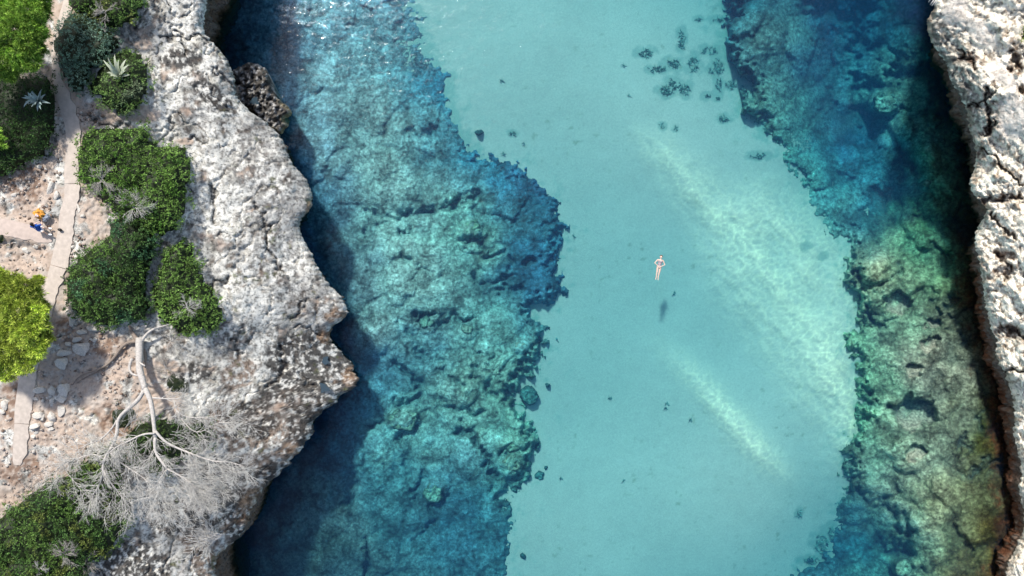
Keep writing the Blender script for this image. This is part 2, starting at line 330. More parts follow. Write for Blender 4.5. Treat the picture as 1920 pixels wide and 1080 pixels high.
# left reef, algae colours plus painted light: grey sky sheen near shore at the top, green-brown in the middle, dark weed on the outer lobes
c_l = tps([(430, 50, .05, .06, .07), (480, 110, .14, .18, .20), (520, 30, .24, .30, .32), (600, 440, .14, .18, .20), (650, 560, .14, .18, .19), (655, 650, .13, .17, .18), (600, 850, .08, .12, .13), (480, 1000, .07, .08, .09), (430, 1060, .06, .07, .08), (600, 120, .28, .32, .29), (480, 200, .22, .27, .30), (590, 330, .2, .26, .28), (720, 60, .22, .30, .27), (800, 180, .10, .22, .22), (640, 260, .36, .38, .31), (760, 300, .33, .37, .28), (870, 300, .12, .26, .25), (700, 420, .33, .38, .29), (850, 380, .22, .31, .25),  # dark points at cliff foot and inlet paint in shade and reflection
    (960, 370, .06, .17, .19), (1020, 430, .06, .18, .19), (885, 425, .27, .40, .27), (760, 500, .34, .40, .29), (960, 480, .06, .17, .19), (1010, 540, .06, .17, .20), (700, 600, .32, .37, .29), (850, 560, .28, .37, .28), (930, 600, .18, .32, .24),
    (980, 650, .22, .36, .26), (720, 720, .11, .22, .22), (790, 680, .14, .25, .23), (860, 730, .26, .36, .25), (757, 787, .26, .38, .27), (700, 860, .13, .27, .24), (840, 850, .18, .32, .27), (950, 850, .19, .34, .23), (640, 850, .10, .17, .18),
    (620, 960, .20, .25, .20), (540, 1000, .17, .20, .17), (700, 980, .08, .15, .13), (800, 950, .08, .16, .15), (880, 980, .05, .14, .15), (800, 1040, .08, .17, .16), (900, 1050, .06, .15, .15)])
GAIN = (1.0, 1.08, 1.36)
def reef(name, poly, fh, fc, tr, dm, bw, x0, x1, step, seed, label, lump=.15, gain=.96, tone=(.78, 1.03, 1.02), shore=None, soft=10):
    gx = np.arange(x0, x1, step); gy = axis(-40, 1120, step, -600, 1700, 1.15)
    PX, PY = np.meshgrid(gx, gy)
    xw = WX(PX, -3); yw = WY(PY, -3)
    rag = fbm(xw, yw, 2.2, 4, seed) * 26 + fbm(xw, yw, .55, 4, seed + 3, .65) * 30
    d = polyd(PX, PY, poly) + rag + soft
    zs, _, _ = sand_h(PX, PY)
    zr = fh(PX, PY)
    a, b, cid = worley(xw + .5 * fbm(xw, yw, .8, 2, seed + 6), yw + .5 * fbm(xw, yw, .8, 2, seed + 7), 1.15, seed + 1)
    a2, b2, cid2 = worley(xw + .2 * fbm(xw, yw, .3, 2, seed + 8), yw, .34, seed + 2)
    big = fbm(xw, yw, 4.5, 3, seed + 4); wx_ = xw + .9 * fbm(xw, yw, 1.6, 3, seed + 30); wy_ = yw + .9 * fbm(xw, yw, 1.6, 3, seed + 31); a3, b3, c3 = worley(wx_, wy_, 2.3, seed + 32); joint = np.exp(-((b3 - a3) / .17) ** 2) * np.clip(.5 + 2.2 * fbm(xw, yw, 3, 2, seed + 33), 0, 1)
    lumps = (1 - np.clip(a, 0, 1) ** 2) * (.35 + .65 * cid) - .5
    small = (1 - np.clip(a2, 0, 1) ** 2) - .6
    fine = fbm(xw, yw, .22, 3, seed + 5)
    T = trench(PX, PY, tr); D = domes(PX, PY, dm); B, FL = bowl(PX, PY, bw)
    z = zr + lump * 1.1 * lumps + lump * .35 * small + lump * .3 * fine + lump * 1.5 * big + lump * 2.2 * (1 - np.clip(a3, 0, 1) ** 2) * c3 - lump * joint + D * .7 - T * .75 - B
    edge = sstep(-4, 26, d)
    z = zs * (1 - edge) + np.maximum(z, zs + .02) * edge - .35 * (1 - sstep(-6, 4, d)) - .02
    z = np.minimum(z, -.06)
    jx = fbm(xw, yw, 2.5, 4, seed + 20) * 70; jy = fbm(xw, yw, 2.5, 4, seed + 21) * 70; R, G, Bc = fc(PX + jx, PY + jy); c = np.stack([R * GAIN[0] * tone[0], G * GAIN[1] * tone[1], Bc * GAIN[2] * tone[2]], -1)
    # weed grows in the joints, pale turf on the tops of the lumps
    weed = np.clip((b - a) * 2.6, 0, 1); weed2 = np.clip((b2 - a2) * 2.2, 0, 1)
    k = gain * (.74 + .50 * weed * (.6 + .7 * cid) + .34 * weed2 * (.3 + cid2) + .7 * fine + 1.1 * fbm(xw, yw, 1.3, 4, seed + 12))
    c = c * np.clip(k, .20, 2.2)[..., None]
    c = c * (1 - .45 * joint * (.7 + 1.2 * fine))[..., None] * (.82 + .36 * c3)[..., None]
    c = mixc(c, (.045, .12, .14), np.clip(T * .6, 0, .6))
    c = mixc(c, (.46, .46, .36), FL * .8)
    if shore is not None: c = shore(PX, PY, xw, yw, c, z)
    keep = (d > -10); fm = keep[1:, :-1] & keep[1:, 1:] & keep[:-1, 1:] & keep[:-1, :-1]
    V = np.stack([WX(PX, z), WY(PY, z), z], -1).reshape(-1, 3)
    V, Fq, cc = compact(V, grid_faces(*PX.shape, mask=fm), c.reshape(-1, 3))
    me = np_mesh(name, V, Fq, cc); o = link(name, me, M_reef); tag(o, label, kind='structure')
    return o
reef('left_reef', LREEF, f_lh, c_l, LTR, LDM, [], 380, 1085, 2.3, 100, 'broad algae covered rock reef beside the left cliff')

RTR = [([(1520, 10), (1565, 30), (1590, 60)], 14, 1.6), ([(1600, 20), (1605, 80)], 10, 1.2), ([(1590, 100), (1650, 92)], 8, 1.3), ([(1604, 145), (1615, 160), (1650, 165)], 8, 1.6), ([(1670, 135), (1715, 140)], 7, 1.5), ([(1640, 40), (1600, 110)], 12, .8),
    ([(1610, 210), (1640, 235)], 16, 1.4), ([(1690, 300), (1712, 310), (1705, 330)], 12, 1.6), ([(1645, 360), (1655, 400)], 9, 1.4), ([(1560, 220), (1580, 240)], 12, .9), ([(1570, 330), (1600, 350)], 10, .6), ([(1690, 490), (1680, 520), (1650, 545)], 5, .6),
    ([(1620, 580), (1650, 612)], 5, .9), ([(1755, 560), (1770, 575), (1790, 560)], 6, .7), ([(1620, 755), (1660, 765)], 5, .7), ([(1610, 925), (1650, 945), (1690, 975), (1705, 1000)], 8, 1.2), ([(1665, 1030), (1700, 1035)], 12, 1.6), ([(1690, 1055), (1720, 1075)], 9, .8),
    ([(1790, 905), (1830, 880), (1870, 855)], 6, .7), ([(1850, 895), (1880, 880), (1900, 900)], 5, .6), ([(1800, 820), (1815, 840)], 7, .6), ([(1830, 780), (1845, 800)], 8, .6), ([(1780, 610), (1810, 640)], 5, .5), ([(1600, 890), (1620, 900)], 5, .5)]
RBW = [(1683, 572, 26, 26, 1.7), (1715, 775, 46, 34, 2.2), (1718, 848, 26, 16, 1.0), (1715, 690, 12, 14, 1.0), (1742, 645, 12, 16, 1.0), (1745, 605, 12, 10, .8)]
RDM = [(1660, 190, 34, 28, 1.2), (1690, 240, 26, 26, 1.0), (1740, 300, 26, 40, 1.0), (1640, 345, 30, 26, .8), (1710, 420, 24, 30, .5), (1735, 450, 20, 24, .6), (1650, 510, 40, 46, .7), (1720, 520, 30, 30, .4), (1720, 680, 60, 60, .5), (1700, 830, 60, 55, .5), (1740, 960, 60, 70, .6), (1825, 960, 60, 60, .4), (1695, 1065, 30, 22, 1.2), (1630, 560, 24, 30, .4), (1830, 860, 40, 40, .3), (1420, 30, 30, 30, .3)]
f_rh = tps([(1400, 40, -3.3), (1460, 60, -3.6), (1450, 180, -3.7), (1530, 40, -6.2), (1570, 120, -7.6), (1520, 230, -5.4), (1630, 60, -6.4), (1600, 260, -6.8), (1660, 190, -4.8), (1690, 110, -4.2), (1730, 150, -3.6), (1730, 60, -3.0), (1780, 200, -2.2),
    (1560, 320, -5.2), (1620, 370, -5.6), (1680, 340, -4.6), (1740, 300, -2.2), (1590, 400, -4.6), (1660, 430, -3.6), (1720, 430, -2.2), (1790, 400, -1.3), (1640, 500, -1.5), (1720, 520, -1.6), (1800, 520, -.8), (1620, 600, -1.9), (1700, 620, -1.0), (1800, 640, -.7),
    (1630, 720, -1.9), (1720, 700, -.8), (1800, 760, -.7), (1640, 830, -1.5), (1720, 870, -.9), (1830, 860, -.6), (1870, 700, -.35), (1890, 860, -.3), (1850, 560, -.35), (1600, 900, -2.4), (1590, 980, -4.4), (1640, 1040, -4.4), (1680, 980, -2.6), (1740, 980, -1.1), (1830, 1000, -.7),
    (1700, 1060, -2.6), (1780, 1070, -.9), (1900, 1000, -.3), (1820, 300, -1.4), (1830, 100, -1.6), (1900, 400, -.8), (2000, 1000, -.3), (1560, 1060, -4.2)])
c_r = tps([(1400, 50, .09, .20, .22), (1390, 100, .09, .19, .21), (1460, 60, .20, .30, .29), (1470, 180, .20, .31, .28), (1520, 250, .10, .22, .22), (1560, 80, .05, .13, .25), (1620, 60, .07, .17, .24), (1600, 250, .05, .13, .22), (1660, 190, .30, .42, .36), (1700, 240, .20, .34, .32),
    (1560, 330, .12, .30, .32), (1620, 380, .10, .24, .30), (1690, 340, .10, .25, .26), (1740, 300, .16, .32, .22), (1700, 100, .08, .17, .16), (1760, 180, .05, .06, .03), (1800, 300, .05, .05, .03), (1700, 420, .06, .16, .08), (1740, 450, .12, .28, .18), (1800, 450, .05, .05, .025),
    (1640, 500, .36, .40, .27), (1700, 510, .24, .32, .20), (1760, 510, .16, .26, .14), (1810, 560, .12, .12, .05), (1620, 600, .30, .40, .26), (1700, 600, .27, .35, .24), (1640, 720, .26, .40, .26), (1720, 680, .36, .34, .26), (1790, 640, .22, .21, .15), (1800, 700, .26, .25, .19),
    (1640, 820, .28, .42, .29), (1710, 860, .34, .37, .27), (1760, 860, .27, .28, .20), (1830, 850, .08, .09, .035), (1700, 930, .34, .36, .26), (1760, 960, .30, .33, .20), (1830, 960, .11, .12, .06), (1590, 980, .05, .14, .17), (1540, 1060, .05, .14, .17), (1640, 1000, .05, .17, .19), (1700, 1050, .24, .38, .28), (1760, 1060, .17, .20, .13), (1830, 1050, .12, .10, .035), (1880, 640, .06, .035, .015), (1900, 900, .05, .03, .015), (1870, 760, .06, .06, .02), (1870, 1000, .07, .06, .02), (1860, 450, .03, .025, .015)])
# ------------------------------------------------------------------ shore outlines
LEDGE = [(360, -700), (390, -300), (420, -120), (426, -80), (420, -50), (396, -22), (390, -8), (386, 20), (381, 50), (386, 66), (398, 78), (412, 94), (428, 115), (439, 143), (441, 165), (444, 182), (458, 198), (470, 210), (490, 222), (506, 236), (522, 252), (534, 270), (540, 290), (549, 308),  # unseen bulge above the frame, added to shade the inlet
    (564, 324), (578, 342), (586, 366), (584, 390), (566, 408), (561, 430), (571, 452), (584, 474), (595, 500), (614, 530), (638, 554), (649, 572), (653, 588), (642, 600), (624, 610), (616, 624), (622, 638), (630, 652), (644, 664), (657, 676), (664, 698), (675, 714), (662, 730),
    (638, 740), (630, 756), (608, 770), (590, 782), (588, 800), (578, 828), (560, 846), (545, 868), (520, 890), (495, 914), (481, 938), (470, 960), (463, 984), (448, 1008), (425, 1026), (408, 1042), (402, 1062), (406, 1090), (420, 1140), (400, 1260), (430, 1700)]
REDGE = [(1900, -700), (1820, -260), (1790, -130), (1765, -60), (1752, -16), (1752, 12), (1738, 40), (1740, 62), (1750, 86), (1764, 104), (1777, 122), (1777, 140), (1786, 156), (1800, 180), (1812, 205), (1817, 240), (1826, 266), (1831, 290), (1826, 318), (1817, 344), (1824, 362), (1838, 378), (1852, 392),
    (1842, 412), (1830, 432), (1827, 456), (1836, 490), (1842, 530), (1846, 562), (1852, 590), (1858, 616), (1870, 640), (1867, 668), (1884, 700), (1896, 735), (1903, 770), (1904, 792), (1899, 808), (1906, 835), (1914, 866), (1916, 890), (1911, 915), (1916, 944), (1922, 962), (1921, 985), (1913, 1012), (1902, 1035), (1890, 1058), (1886, 1085), (1880, 1140), (1850, 1300), (1800, 1700)]
def edge_fn(E, seed, j0=1e9):
    E = np.array(E, float)
    def f(py):
        v = py / 6.0
        return np.interp(py, E[:, 1], E[:, 0]) + (vnoise(v * .9, v * 0 + seed, seed) * 4 + vnoise(v * 2.3, v * 0 + seed, seed + 1) * 2.6 + sstep(j0, j0 + 30, py) * sstep(1000, 900, py) * (vnoise(v * .38, v * 0 + 3, seed + 2) * 6 + vnoise(v * 1.1, v * 0 + 4, seed + 3) * 1.5))
    return f
lx = edge_fn(LEDGE, 61, 600); rx_ = edge_fn(REDGE, 71)
def r_shore(PX, PY, xw, yw, c, z):
    d = (rx_(PY) - PX) + fbm(xw, yw, 1.2, 3, 321) * 40
    rust = sstep(62, 22, d) * sstep(380, 520, PY); c = mixc(c, (.11, .040, .016), rust * .85 * np.clip(.7 + 1.2 * fbm(xw, yw, .3, 3, 322), .2, 1))
    return c
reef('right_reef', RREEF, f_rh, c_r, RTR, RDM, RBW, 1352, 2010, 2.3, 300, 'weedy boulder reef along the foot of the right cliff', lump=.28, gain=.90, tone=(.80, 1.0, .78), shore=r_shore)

# ------------------------------------------------------------------ land, left
f_l = tps([(120, 200, 7.6), (120, 450, 7.5), (40, 800, 7.3), (20, 960, 6.9), (0, 0, 7.7), (0, 500, 7.6), (-200, 300, 8), (300, 100, 6.5), (300, 300, 6.6), (400, 100, 5.3), (430, 300, 4.9), (520, 300, 3.9), (560, 450, 3.1), (450, 550, 5.0), (500, 450, 4.2),
    (620, 580, 2.5), (350, 450, 6.2), (420, 650, 5.1), (560, 680, 2.6), (640, 715, 1.2), (560, 800, 2.6), (300, 750, 6.4), (450, 850, 4.4), (400, 950, 4.4), (300, 1000, 5.2), (430, 1030, 3.1), (100, 1020, 6.6), (440, 120, 4.4), (385, 40, 5.2), (480, 930, 3.0), (400, -300, 6), (430, -90, 5.0), (300, 1500, 6), (540, 270, 3.2), (600, 640, 2.2), (180, 600, 7.1)])
PATH = [((126, -60), 11), ((128, 0), 12), ((113, 50), 10), ((104, 100), 9), ((106, 150), 9), ((119, 190), 17), ((132, 235), 18), ((134, 272), 16.5), ((131, 320), 18.5), ((131, 370), 16.5), ((122, 400), 17.5), ((120, 435), 18), ((114, 460), 18.5), ((108, 490), 21), ((98, 525), 17), ((88, 560), 15), ((76, 610), 15), ((60, 655), 17), ((50, 690), 19), ((45, 720), 21), ((39, 760), 20.5), ((37, 800), 17), ((35, 820), 17), ((33, 850), 16.5), ((31, 872), 14)]
SIDE = [((-160, 395), 16), ((-40, 414), 16), ((0, 425), 15.5), ((40, 432), 15), ((70, 440), 13), ((97, 452), 8)]
def along(pts, px, py):
    best = np.full(np.shape(px), 1e9)
    for (a, ra), (b, rb) in zip(pts[:-1], pts[1:]):
        dx = b[0] - a[0]; dy = b[1] - a[1]; t = np.clip(((px - a[0]) * dx + (py - a[1]) * dy) / (dx * dx + dy * dy), 0, 1)
        best = np.minimum(best, np.hypot(px - a[0] - t * dx, py - a[1] - t * dy) - (ra + (rb - ra) * t))
    return best
DIRT = [(120, 250, 60, 200), (180, 215, 90, 30), (260, 215, 60, 22), (185, 420, 48, 55), (40, 380, 110, 110), (40, 490, 110, 60), (120, 520, 40, 60), (170, 660, 120, 60), (120, 800, 190, 150), (40, 930, 150, 90), (250, 740, 100, 90), (170, 880, 120, 60), (120, 60, 40, 140), (50, 620, 110, 140), (280, 840, 90, 60), (0, 250, 130, 400), (215, 650, 60, 35), (320, 690, 40, 22), (345, 265, 26, 10), (270, 85, 22, 12)]
STAIN = [(510, 790, 130, 60, -20), (430, 790, 70, 50), (560, 850, 60, 40), (445, 990, 42, 60, 30), (470, 925, 26, 55, 28), (400, 1060, 50, 40), (200, 650, 60, 26), (380, 1020, 50, 24), (450, 700, 40, 50, 25), (480, 880, 60, 40)]
DARK = [(610, 680, 90, 70), (570, 740, 100, 50), (560, 670, 70, 50), (640, 720, 60, 50), (400, 950, 80, 45, -30), (340, 970, 80, 40), (250, 1060, 80, 50), (430, 890, 60, 40), (590, 860, 40, 50), (520, 900, 50, 40), (350, 700, 50, 24), (470, 1000, 50, 50), (340, 110, 50, 20), (400, 180, 60, 20, 40), (470, 790, 60, 40), (585, 800, 50, 50)]
OCHRE = [(470, 948, 24, 52, 28), (432, 1045, 34, 30), (632, 592, 30, 16), (612, 632, 24, 16), (584, 398, 14, 24), (545, 845, 20, 20), (655, 705, 18, 22)]
GREYS = [(560, 545, 100, 55, 30), (520, 470, 70, 80), (530, 380, 70, 70), (480, 310, 80, 60), (480, 250, 60, 50), (430, 640, 60, 50), (400, 200, 60, 40), (600, 600, 60, 40)]
LITTER = [(60, 350, 55, 40, -30), (200, 650, 60, 28), (20, 755, 30, 60), (40, 880, 60, 40), (120, 620, 30, 40), (215, 790, 60, 50), (30, 330, 60, 60), (110, 130, 20, 60)]
CRK = [([(150, 212), (170, 220), (190, 232), (215, 236), (240, 234)], 2.6), ([(395, 128), (415, 142), (440, 168)], 2.0), ([(330, 60), (345, 78), (352, 100)], 2.2), ([(300, 70), (330, 72), (365, 68), (395, 78)], 2.4), ([(430, 520), (400, 535), (385, 548)], 2.8), ([(438, 635), (446, 655), (452, 668)], 2.2),
       ([(400, 350), (402, 385), (400, 420)], 3.0), ([(560, 613), (585, 615), (600, 630)], 2.6), ([(318, 220), (330, 235), (322, 245)], 2.4), ([(575, 560), (560, 590), (540, 600)], 2.2), ([(250, 560), (282, 470), (300, 455)], 2.0), ([(480, 380), (500, 420), (505, 470), (530, 510)], 2.2), ([(355, 255), (372, 262), (378, 272)], 2.0), ([(520, 640), (535, 690), (500, 730)], 2.4), ([(560, 700), (590, 730), (600, 760)], 3.0)]
RCRK = [([(1838, 282), (1862, 296), (1885, 318), (1915, 345)], 3.0), ([(1870, 178), (1850, 182), (1835, 196), (1815, 200)], 2.6), ([(1800, 95), (1815, 112), (1830, 130)], 3.0), ([(1842, 370), (1870, 375), (1910, 368)], 4.0), ([(1870, 475), (1895, 500), (1888, 530)], 5.0), ([(1850, 165), (1856, 215), (1848, 250)], 3.0), ([(1876, 610), (1905, 620), (1925, 640)], 5.0), ([(1846, 255), (1860, 240), (1862, 228)], 4.0), ([(1885, 700), (1905, 690), (1925, 700)], 3.0), ([(1862, 405), (1880, 430), (1905, 440)], 2.6)]
def cracks(px, py, L):
    x = WX(px, 6); y = WY(py, 6); qx = px + fbm(x, y, .6, 4, 590) * 16; qy = py + fbm(x, y, .6, 4, 591) * 16; m = np.zeros(px.shape)
    for pl, wd in L:
        k = (px > min(p[0] for p in pl) - 40) & (px < max(p[0] for p in pl) + 40) & (py > min(p[1] for p in pl) - 40) & (py < max(p[1] for p in pl) + 40)
        if k.any(): m[k] = np.maximum(m[k], np.exp(-(polyd(qx[k], qy[k], pl, False) / wd) ** 2))
    return m
def land_h(px, py, detail=True):
    px = np.asarray(px, float); py = np.asarray(py, float)
    z = f_l(px, py); x = WX(px, 6); y = WY(py, 6)
    pm = sstep(14, 0, np.minimum(along(PATH, px, py), along(SIDE, px, py)))
    z = z + fbm(x, y, 5.5, 3, 501) * .45 * (1 - pm)
    if not detail: return z
    dirt = land_zones(px, py, x, y)[0]
    rk = 1 - .72 * dirt
    a, b, cid = worley(x + .3 * fbm(x, y, .5, 2, 511), y + .3 * fbm(x, y, .5, 2, 512), .85, 513)
    a2, b2, c2 = worley(x, y, .30, 514)
    pits = np.clip(-fbm(x, y, .40, 3, 515, .6) - .10, 0, 1)
    cr = np.abs(fbm(x, y, 2.6, 4, 516)); crack = np.exp(-(cr / .018) ** 2)
    z = z + rk * ((1 - a) * .05 * cid - pits * .16 - crack * .14 + fbm(x, y, 1.6, 3, 517) * .13) * (1 - pm)
    z = z + dirt * (1 - pm) * fbm(x, y, .25, 3, 518) * .10 - cracks(px, py, CRK) * .22 * (1 - pm)
    return z
def land_zones(px, py, x, y):
    n = fbm(x, y, 1.8, 5, 520); n2 = fbm(x, y, .5, 4, 521)
    dirt = sstep(.10, .30, splat(px, py, DIRT) + n * .45 + n2 * .25)
    dirt = dirt * sstep(.34, .12, fbm(x, y, .9, 4, 525) + .12 * n2 * 3)       # rock breaking through the soil
    stain = sstep(.05, .4, splat(px, py, STAIN) + n * .35 + n2 * .5)
    dark = sstep(-.06, .20, splat(px, py, DARK) + n * .30 + n2 * .2)
    litter = sstep(.15, .6, splat(px, py, LITTER) + n * .4 + n2 * .4)
    return dirt, stain, dark, litter
def land_sheet(name, ef, side, hf, colf, xfar, step, m, label, under_f, zb, rows):
    R = rows; ex = ef(R)
    if side < 0:
        base = np.concatenate([-np.geomspace(abs(xfar), 30, 26), np.arange(-22, 20, 4), [20]])
        ncol = 250; t = np.linspace(0, 1, ncol)[1:]
        PX = np.concatenate([np.repeat(base[None, :], len(R), 0), 20 + (ex[:, None] - 20) * t[None, :]], 1)
    else:
        far = np.concatenate([[xfar], np.geomspace(xfar - 1930, 12, 24) + 1930])
        t = np.linspace(0, 1, 90)[1:]
        PX = np.concatenate([np.repeat(far[None, :], len(R), 0), far[-1] + (ex[:, None] - far[-1]) * t[None, :]], 1)
    PY = np.repeat(R[:, None], PX.shape[1], 1)
    z = hf(PX, PY); d = np.abs(ex[:, None] - PX)
    z = z - .42 * np.exp(-(d / 9.0))
    z = np.maximum(z, .12)
    X = WX(PX, z); Y = WY(PY, z); C = colf(PX, PY, WX(PX, 6), WY(PY, 6), z)
    # the cliff face: from the rim down and back under, then to the sea floor
    K = 56; ts = np.linspace(0, 1, K + 1)[1:]
    ze = z[:, -1:]; zw = ze + (zb - ze) * ts[None, :]
    yy = Y[:, -1:] + 0 * zw; u = under_f(R)[:, None]
    nz = fbm(yy * .8 + zw * .5, zw * 1.5, .7, 5, 530 + side, .6) * .65 + fbm(yy, zw * 1.4, .22, 3, 533) * .25
    hrel = np.clip((ze - zw) / (ze + .3), 0, 1)
    off = u * np.sin(np.clip(hrel, 0, 1) * np.pi * .5) ** .8 + (3.6 if side > 0 else .9) * sstep(.6, -4.5, zw) + nz * sstep(0, .15, hrel) * np.minimum(1, np.abs(u) + .25)
    xw = X[:, -1:] + side * off
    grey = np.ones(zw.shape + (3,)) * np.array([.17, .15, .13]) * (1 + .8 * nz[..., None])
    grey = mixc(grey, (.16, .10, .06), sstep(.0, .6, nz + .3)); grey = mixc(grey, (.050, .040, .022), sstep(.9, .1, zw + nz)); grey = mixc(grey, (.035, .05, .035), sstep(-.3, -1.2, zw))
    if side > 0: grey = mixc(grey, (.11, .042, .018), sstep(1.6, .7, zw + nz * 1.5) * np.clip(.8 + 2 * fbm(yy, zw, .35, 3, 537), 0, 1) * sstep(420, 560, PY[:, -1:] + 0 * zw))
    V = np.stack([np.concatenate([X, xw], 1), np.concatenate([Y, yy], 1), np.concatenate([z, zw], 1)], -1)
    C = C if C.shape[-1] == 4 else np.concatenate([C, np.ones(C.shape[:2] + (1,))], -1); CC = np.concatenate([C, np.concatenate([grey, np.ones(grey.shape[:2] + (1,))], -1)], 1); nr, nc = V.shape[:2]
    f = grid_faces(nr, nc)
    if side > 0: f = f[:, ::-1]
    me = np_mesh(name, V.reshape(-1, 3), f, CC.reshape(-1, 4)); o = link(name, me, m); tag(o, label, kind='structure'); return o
def col_left(px, py, x, y, z):
    dirt, stain, dark, litter = land_zones(px, py, x, y)
    n = fbm(x, y, 3.0, 4, 540); n2 = fbm(x, y, .32, 4, 541, .65); n3 = fbm(x, y, .9, 4, 542)
    c = np.ones(px.shape + (3,)) * np.array([.66, .64, .575])
    c = mixc(c, (.42, .41, .375), sstep(-.02, .30, n)); c = mixc(c, (.54, .50, .40), sstep(.1, .5, n3) * .5)
    c = mixc(c, (.15, .145, .13), sstep(.06, .28, n2 + .35 * n3) * .5)
    c = mixc(c, (.25, .245, .23), sstep(.0, .5, splat(px, py, GREYS) + n * .4) * sstep(-.25, .2, n2 + .2 * n3) * .8)
    c = mixc(c, (.22, .15, .105), stain * sstep(-.3, .05, n2) * .85)
    c = mixc(c, (.050, .047, .044), dark * sstep(-.24, -.02, n2 + .3 * n3) * .93)
    c2 = np.ones(px.shape + (3,)) * np.array([.43, .34, .27]); c2 = mixc(c2, (.43, .37, .315), sstep(-.1, .3, n3)); c2 = mixc(c2, (.17, .10, .065), litter * sstep(-.3, .1, n2) * .85)
    c2 = mixc(c2, (.24, .17, .125), sstep(.15, .4, n2) * .5)
    c = c * (1 - dirt[..., None]) + c2 * dirt[..., None]
    moss = sstep(.33, .42, fbm(x, y, 1.0, 3, 545)) * sstep(0, .2, n2); c = mixc(c, (.12, .14, .05), moss * .55 * (1 - dirt))
    oc = sstep(.05, .4, splat(px, py, OCHRE) + n2 * .35); c = mixc(c, (.36, .24, .15), oc * .7 * (.5 + .5 * sstep(-.2, .1, n2))); c = mixc(c, (.10, .06, .04), oc * sstep(.05, .2, fbm(x, y, .25, 3, 549)) * .8)
    c = mixc(c, (.07, .06, .05), cracks(px, py, CRK) * .75)
    return np.concatenate([c, (1 - .72 * dirt)[..., None]], -1)
def under_l(py):
    return np.interp(py, [-700, -20, 60, 130, 250, 330, 400, 440, 520, 600, 640, 700, 780, 860, 900, 930, 1000, 1060, 1700], [1.5, 1.6, 1.5, 1.2, .7, .9, 1.3, 1.2, .9, .5, .6, .3, .6, .9, .5, .25, .10, .15, .5])
rows = axis(-40, 1120, 2.3, -900, 1900, 1.3)
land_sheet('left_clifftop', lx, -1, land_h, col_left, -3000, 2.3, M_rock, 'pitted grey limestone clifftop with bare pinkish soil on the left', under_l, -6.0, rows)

# ------------------------------------------------------------------ land, right
f_r = tps([(1750, -500, 7), (1770, -150, 6), (1900, -200, 10), (1760, 0, 6.0), (1750, 60, 5.2), (1790, 160, 5.2), (1820, 260, 4.8), (1830, 400, 4.2), (1835, 500, 3.6), (1865, 640, 2.8), (1900, 800, 2.2), (1915, 950, 2.0), (1890, 1080, 1.9), (1920, 60, 8.0), (1920, 300, 7.0), (1920, 450, 5.8), (1920, 650, 4.2), (2050, 200, 9), (2050, 700, 7), (2100, 1000, 6), (2600, 500, 10), (1800, 1300, 2), (1845, 60, 7.0), (1870, 190, 7.0)])
def right_h(px, py, detail=True):
    px = np.asarray(px, float); py = np.asarray(py, float)
    x = WX(px, 6); y = WY(py, 6); z = f_r(px, py)
    sm = sstep(.0, .5, splat(px, py, SMOOTH)); k = 1 - .8 * sm
    xs = x * .75 + y * .65; ys = -x * .65 + y * .75
    a, b, cid = worley(xs * 1.0, ys * .55, 1.1, 611)
    z = z + k * ((1 - a) * .35 * cid + fbm(xs, ys * .5, 1.0, 5, 612, .6) * .42 - np.clip(-fbm(x, y, .36, 4, 613, .6) - .05, 0, 1) * .5)
    z = z + fbm(x, y, 4, 3, 614) * .5 - cracks(px, py, RCRK) * .5
    for cx, cy, r1, r2, dp in PITS: z = z - .45 * dp * sstep(1.0, .2, np.hypot((px - cx) / r1, (py - cy) / r2) + 1.1 * fbm(x, y, .55, 4, 615, .6))
    return z
SMOOTH = [(1790, 20, 30, 40, 30), (1840, 60, 60, 26, 40), (1880, 140, 50, 24, 50), (1900, 220, 40, 60)]
PITS = [(1905, 112, 18, 30, 1.6), (1918, 170, 10, 10, 1.0), (1855, 245, 8, 22, .9), (1880, 372, 26, 9, .5), (1890, 480, 26, 12, .7), (1872, 508, 12, 16, .6), (1895, 622, 26, 16, 1.2), (1865, 545, 9, 6, .5), (1840, 285, 10, 14, .6), (1815, 110, 20, 12, .3)]
def col_right(px, py, x, y, z):
    n = fbm(x, y, 2.0, 4, 640); n2 = fbm(x, y, .32, 4, 641, .65); n3 = fbm(x, y, .9, 4, 642)
    c = np.ones(px.shape + (3,)) * np.array([.92, .84, .69])
    c = mixc(c, (.66, .56, .43), sstep(.05, .5, n3) * .6)
    c = mixc(c, (.27, .19, .125), sstep(.06, .32, n2 + .4 * n3) * .8)
    d = px - rx_(py)
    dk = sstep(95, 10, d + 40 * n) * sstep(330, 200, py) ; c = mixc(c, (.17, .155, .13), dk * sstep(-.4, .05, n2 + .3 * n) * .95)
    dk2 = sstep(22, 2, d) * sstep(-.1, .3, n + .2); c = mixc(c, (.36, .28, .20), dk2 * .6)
    sm = sstep(.05, .5, splat(px, py, SMOOTH)); c = mixc(c, (.74, .66, .57), sm * .8)
    c = mixc(c, (.12, .08, .05), cracks(px, py, RCRK) * .8)
    p = np.zeros(px.shape)
    for cx, cy, r1, r2, dp in PITS: p = np.maximum(p, sstep(1.15, .5, np.hypot((px - cx) / r1, (py - cy) / r2) + 1.2 * fbm(x, y, .55, 4, 615, .6)))
    c = mixc(c, (.13, .07, .045), p * .75 * sstep(-.4, .1, n2))
    return c
def under_r(py):
    return np.interp(py, [-700, -20, 100, 200, 300, 400, 450, 520, 600, 700, 800, 900, 1000, 1100, 1700], [3.2, 3.2, 3.1, 2.9, 2.6, 2.6, 2.1, 1.6, 1.0, .7, .55, .45, .4, .4, .4])
land_sheet('right_clifftop', rx_, 1, right_h, col_right, 5200, 2.3, M_right, 'sunlit pale limestone cliff edge on the right of the cove', under_r, -9.0, rows)

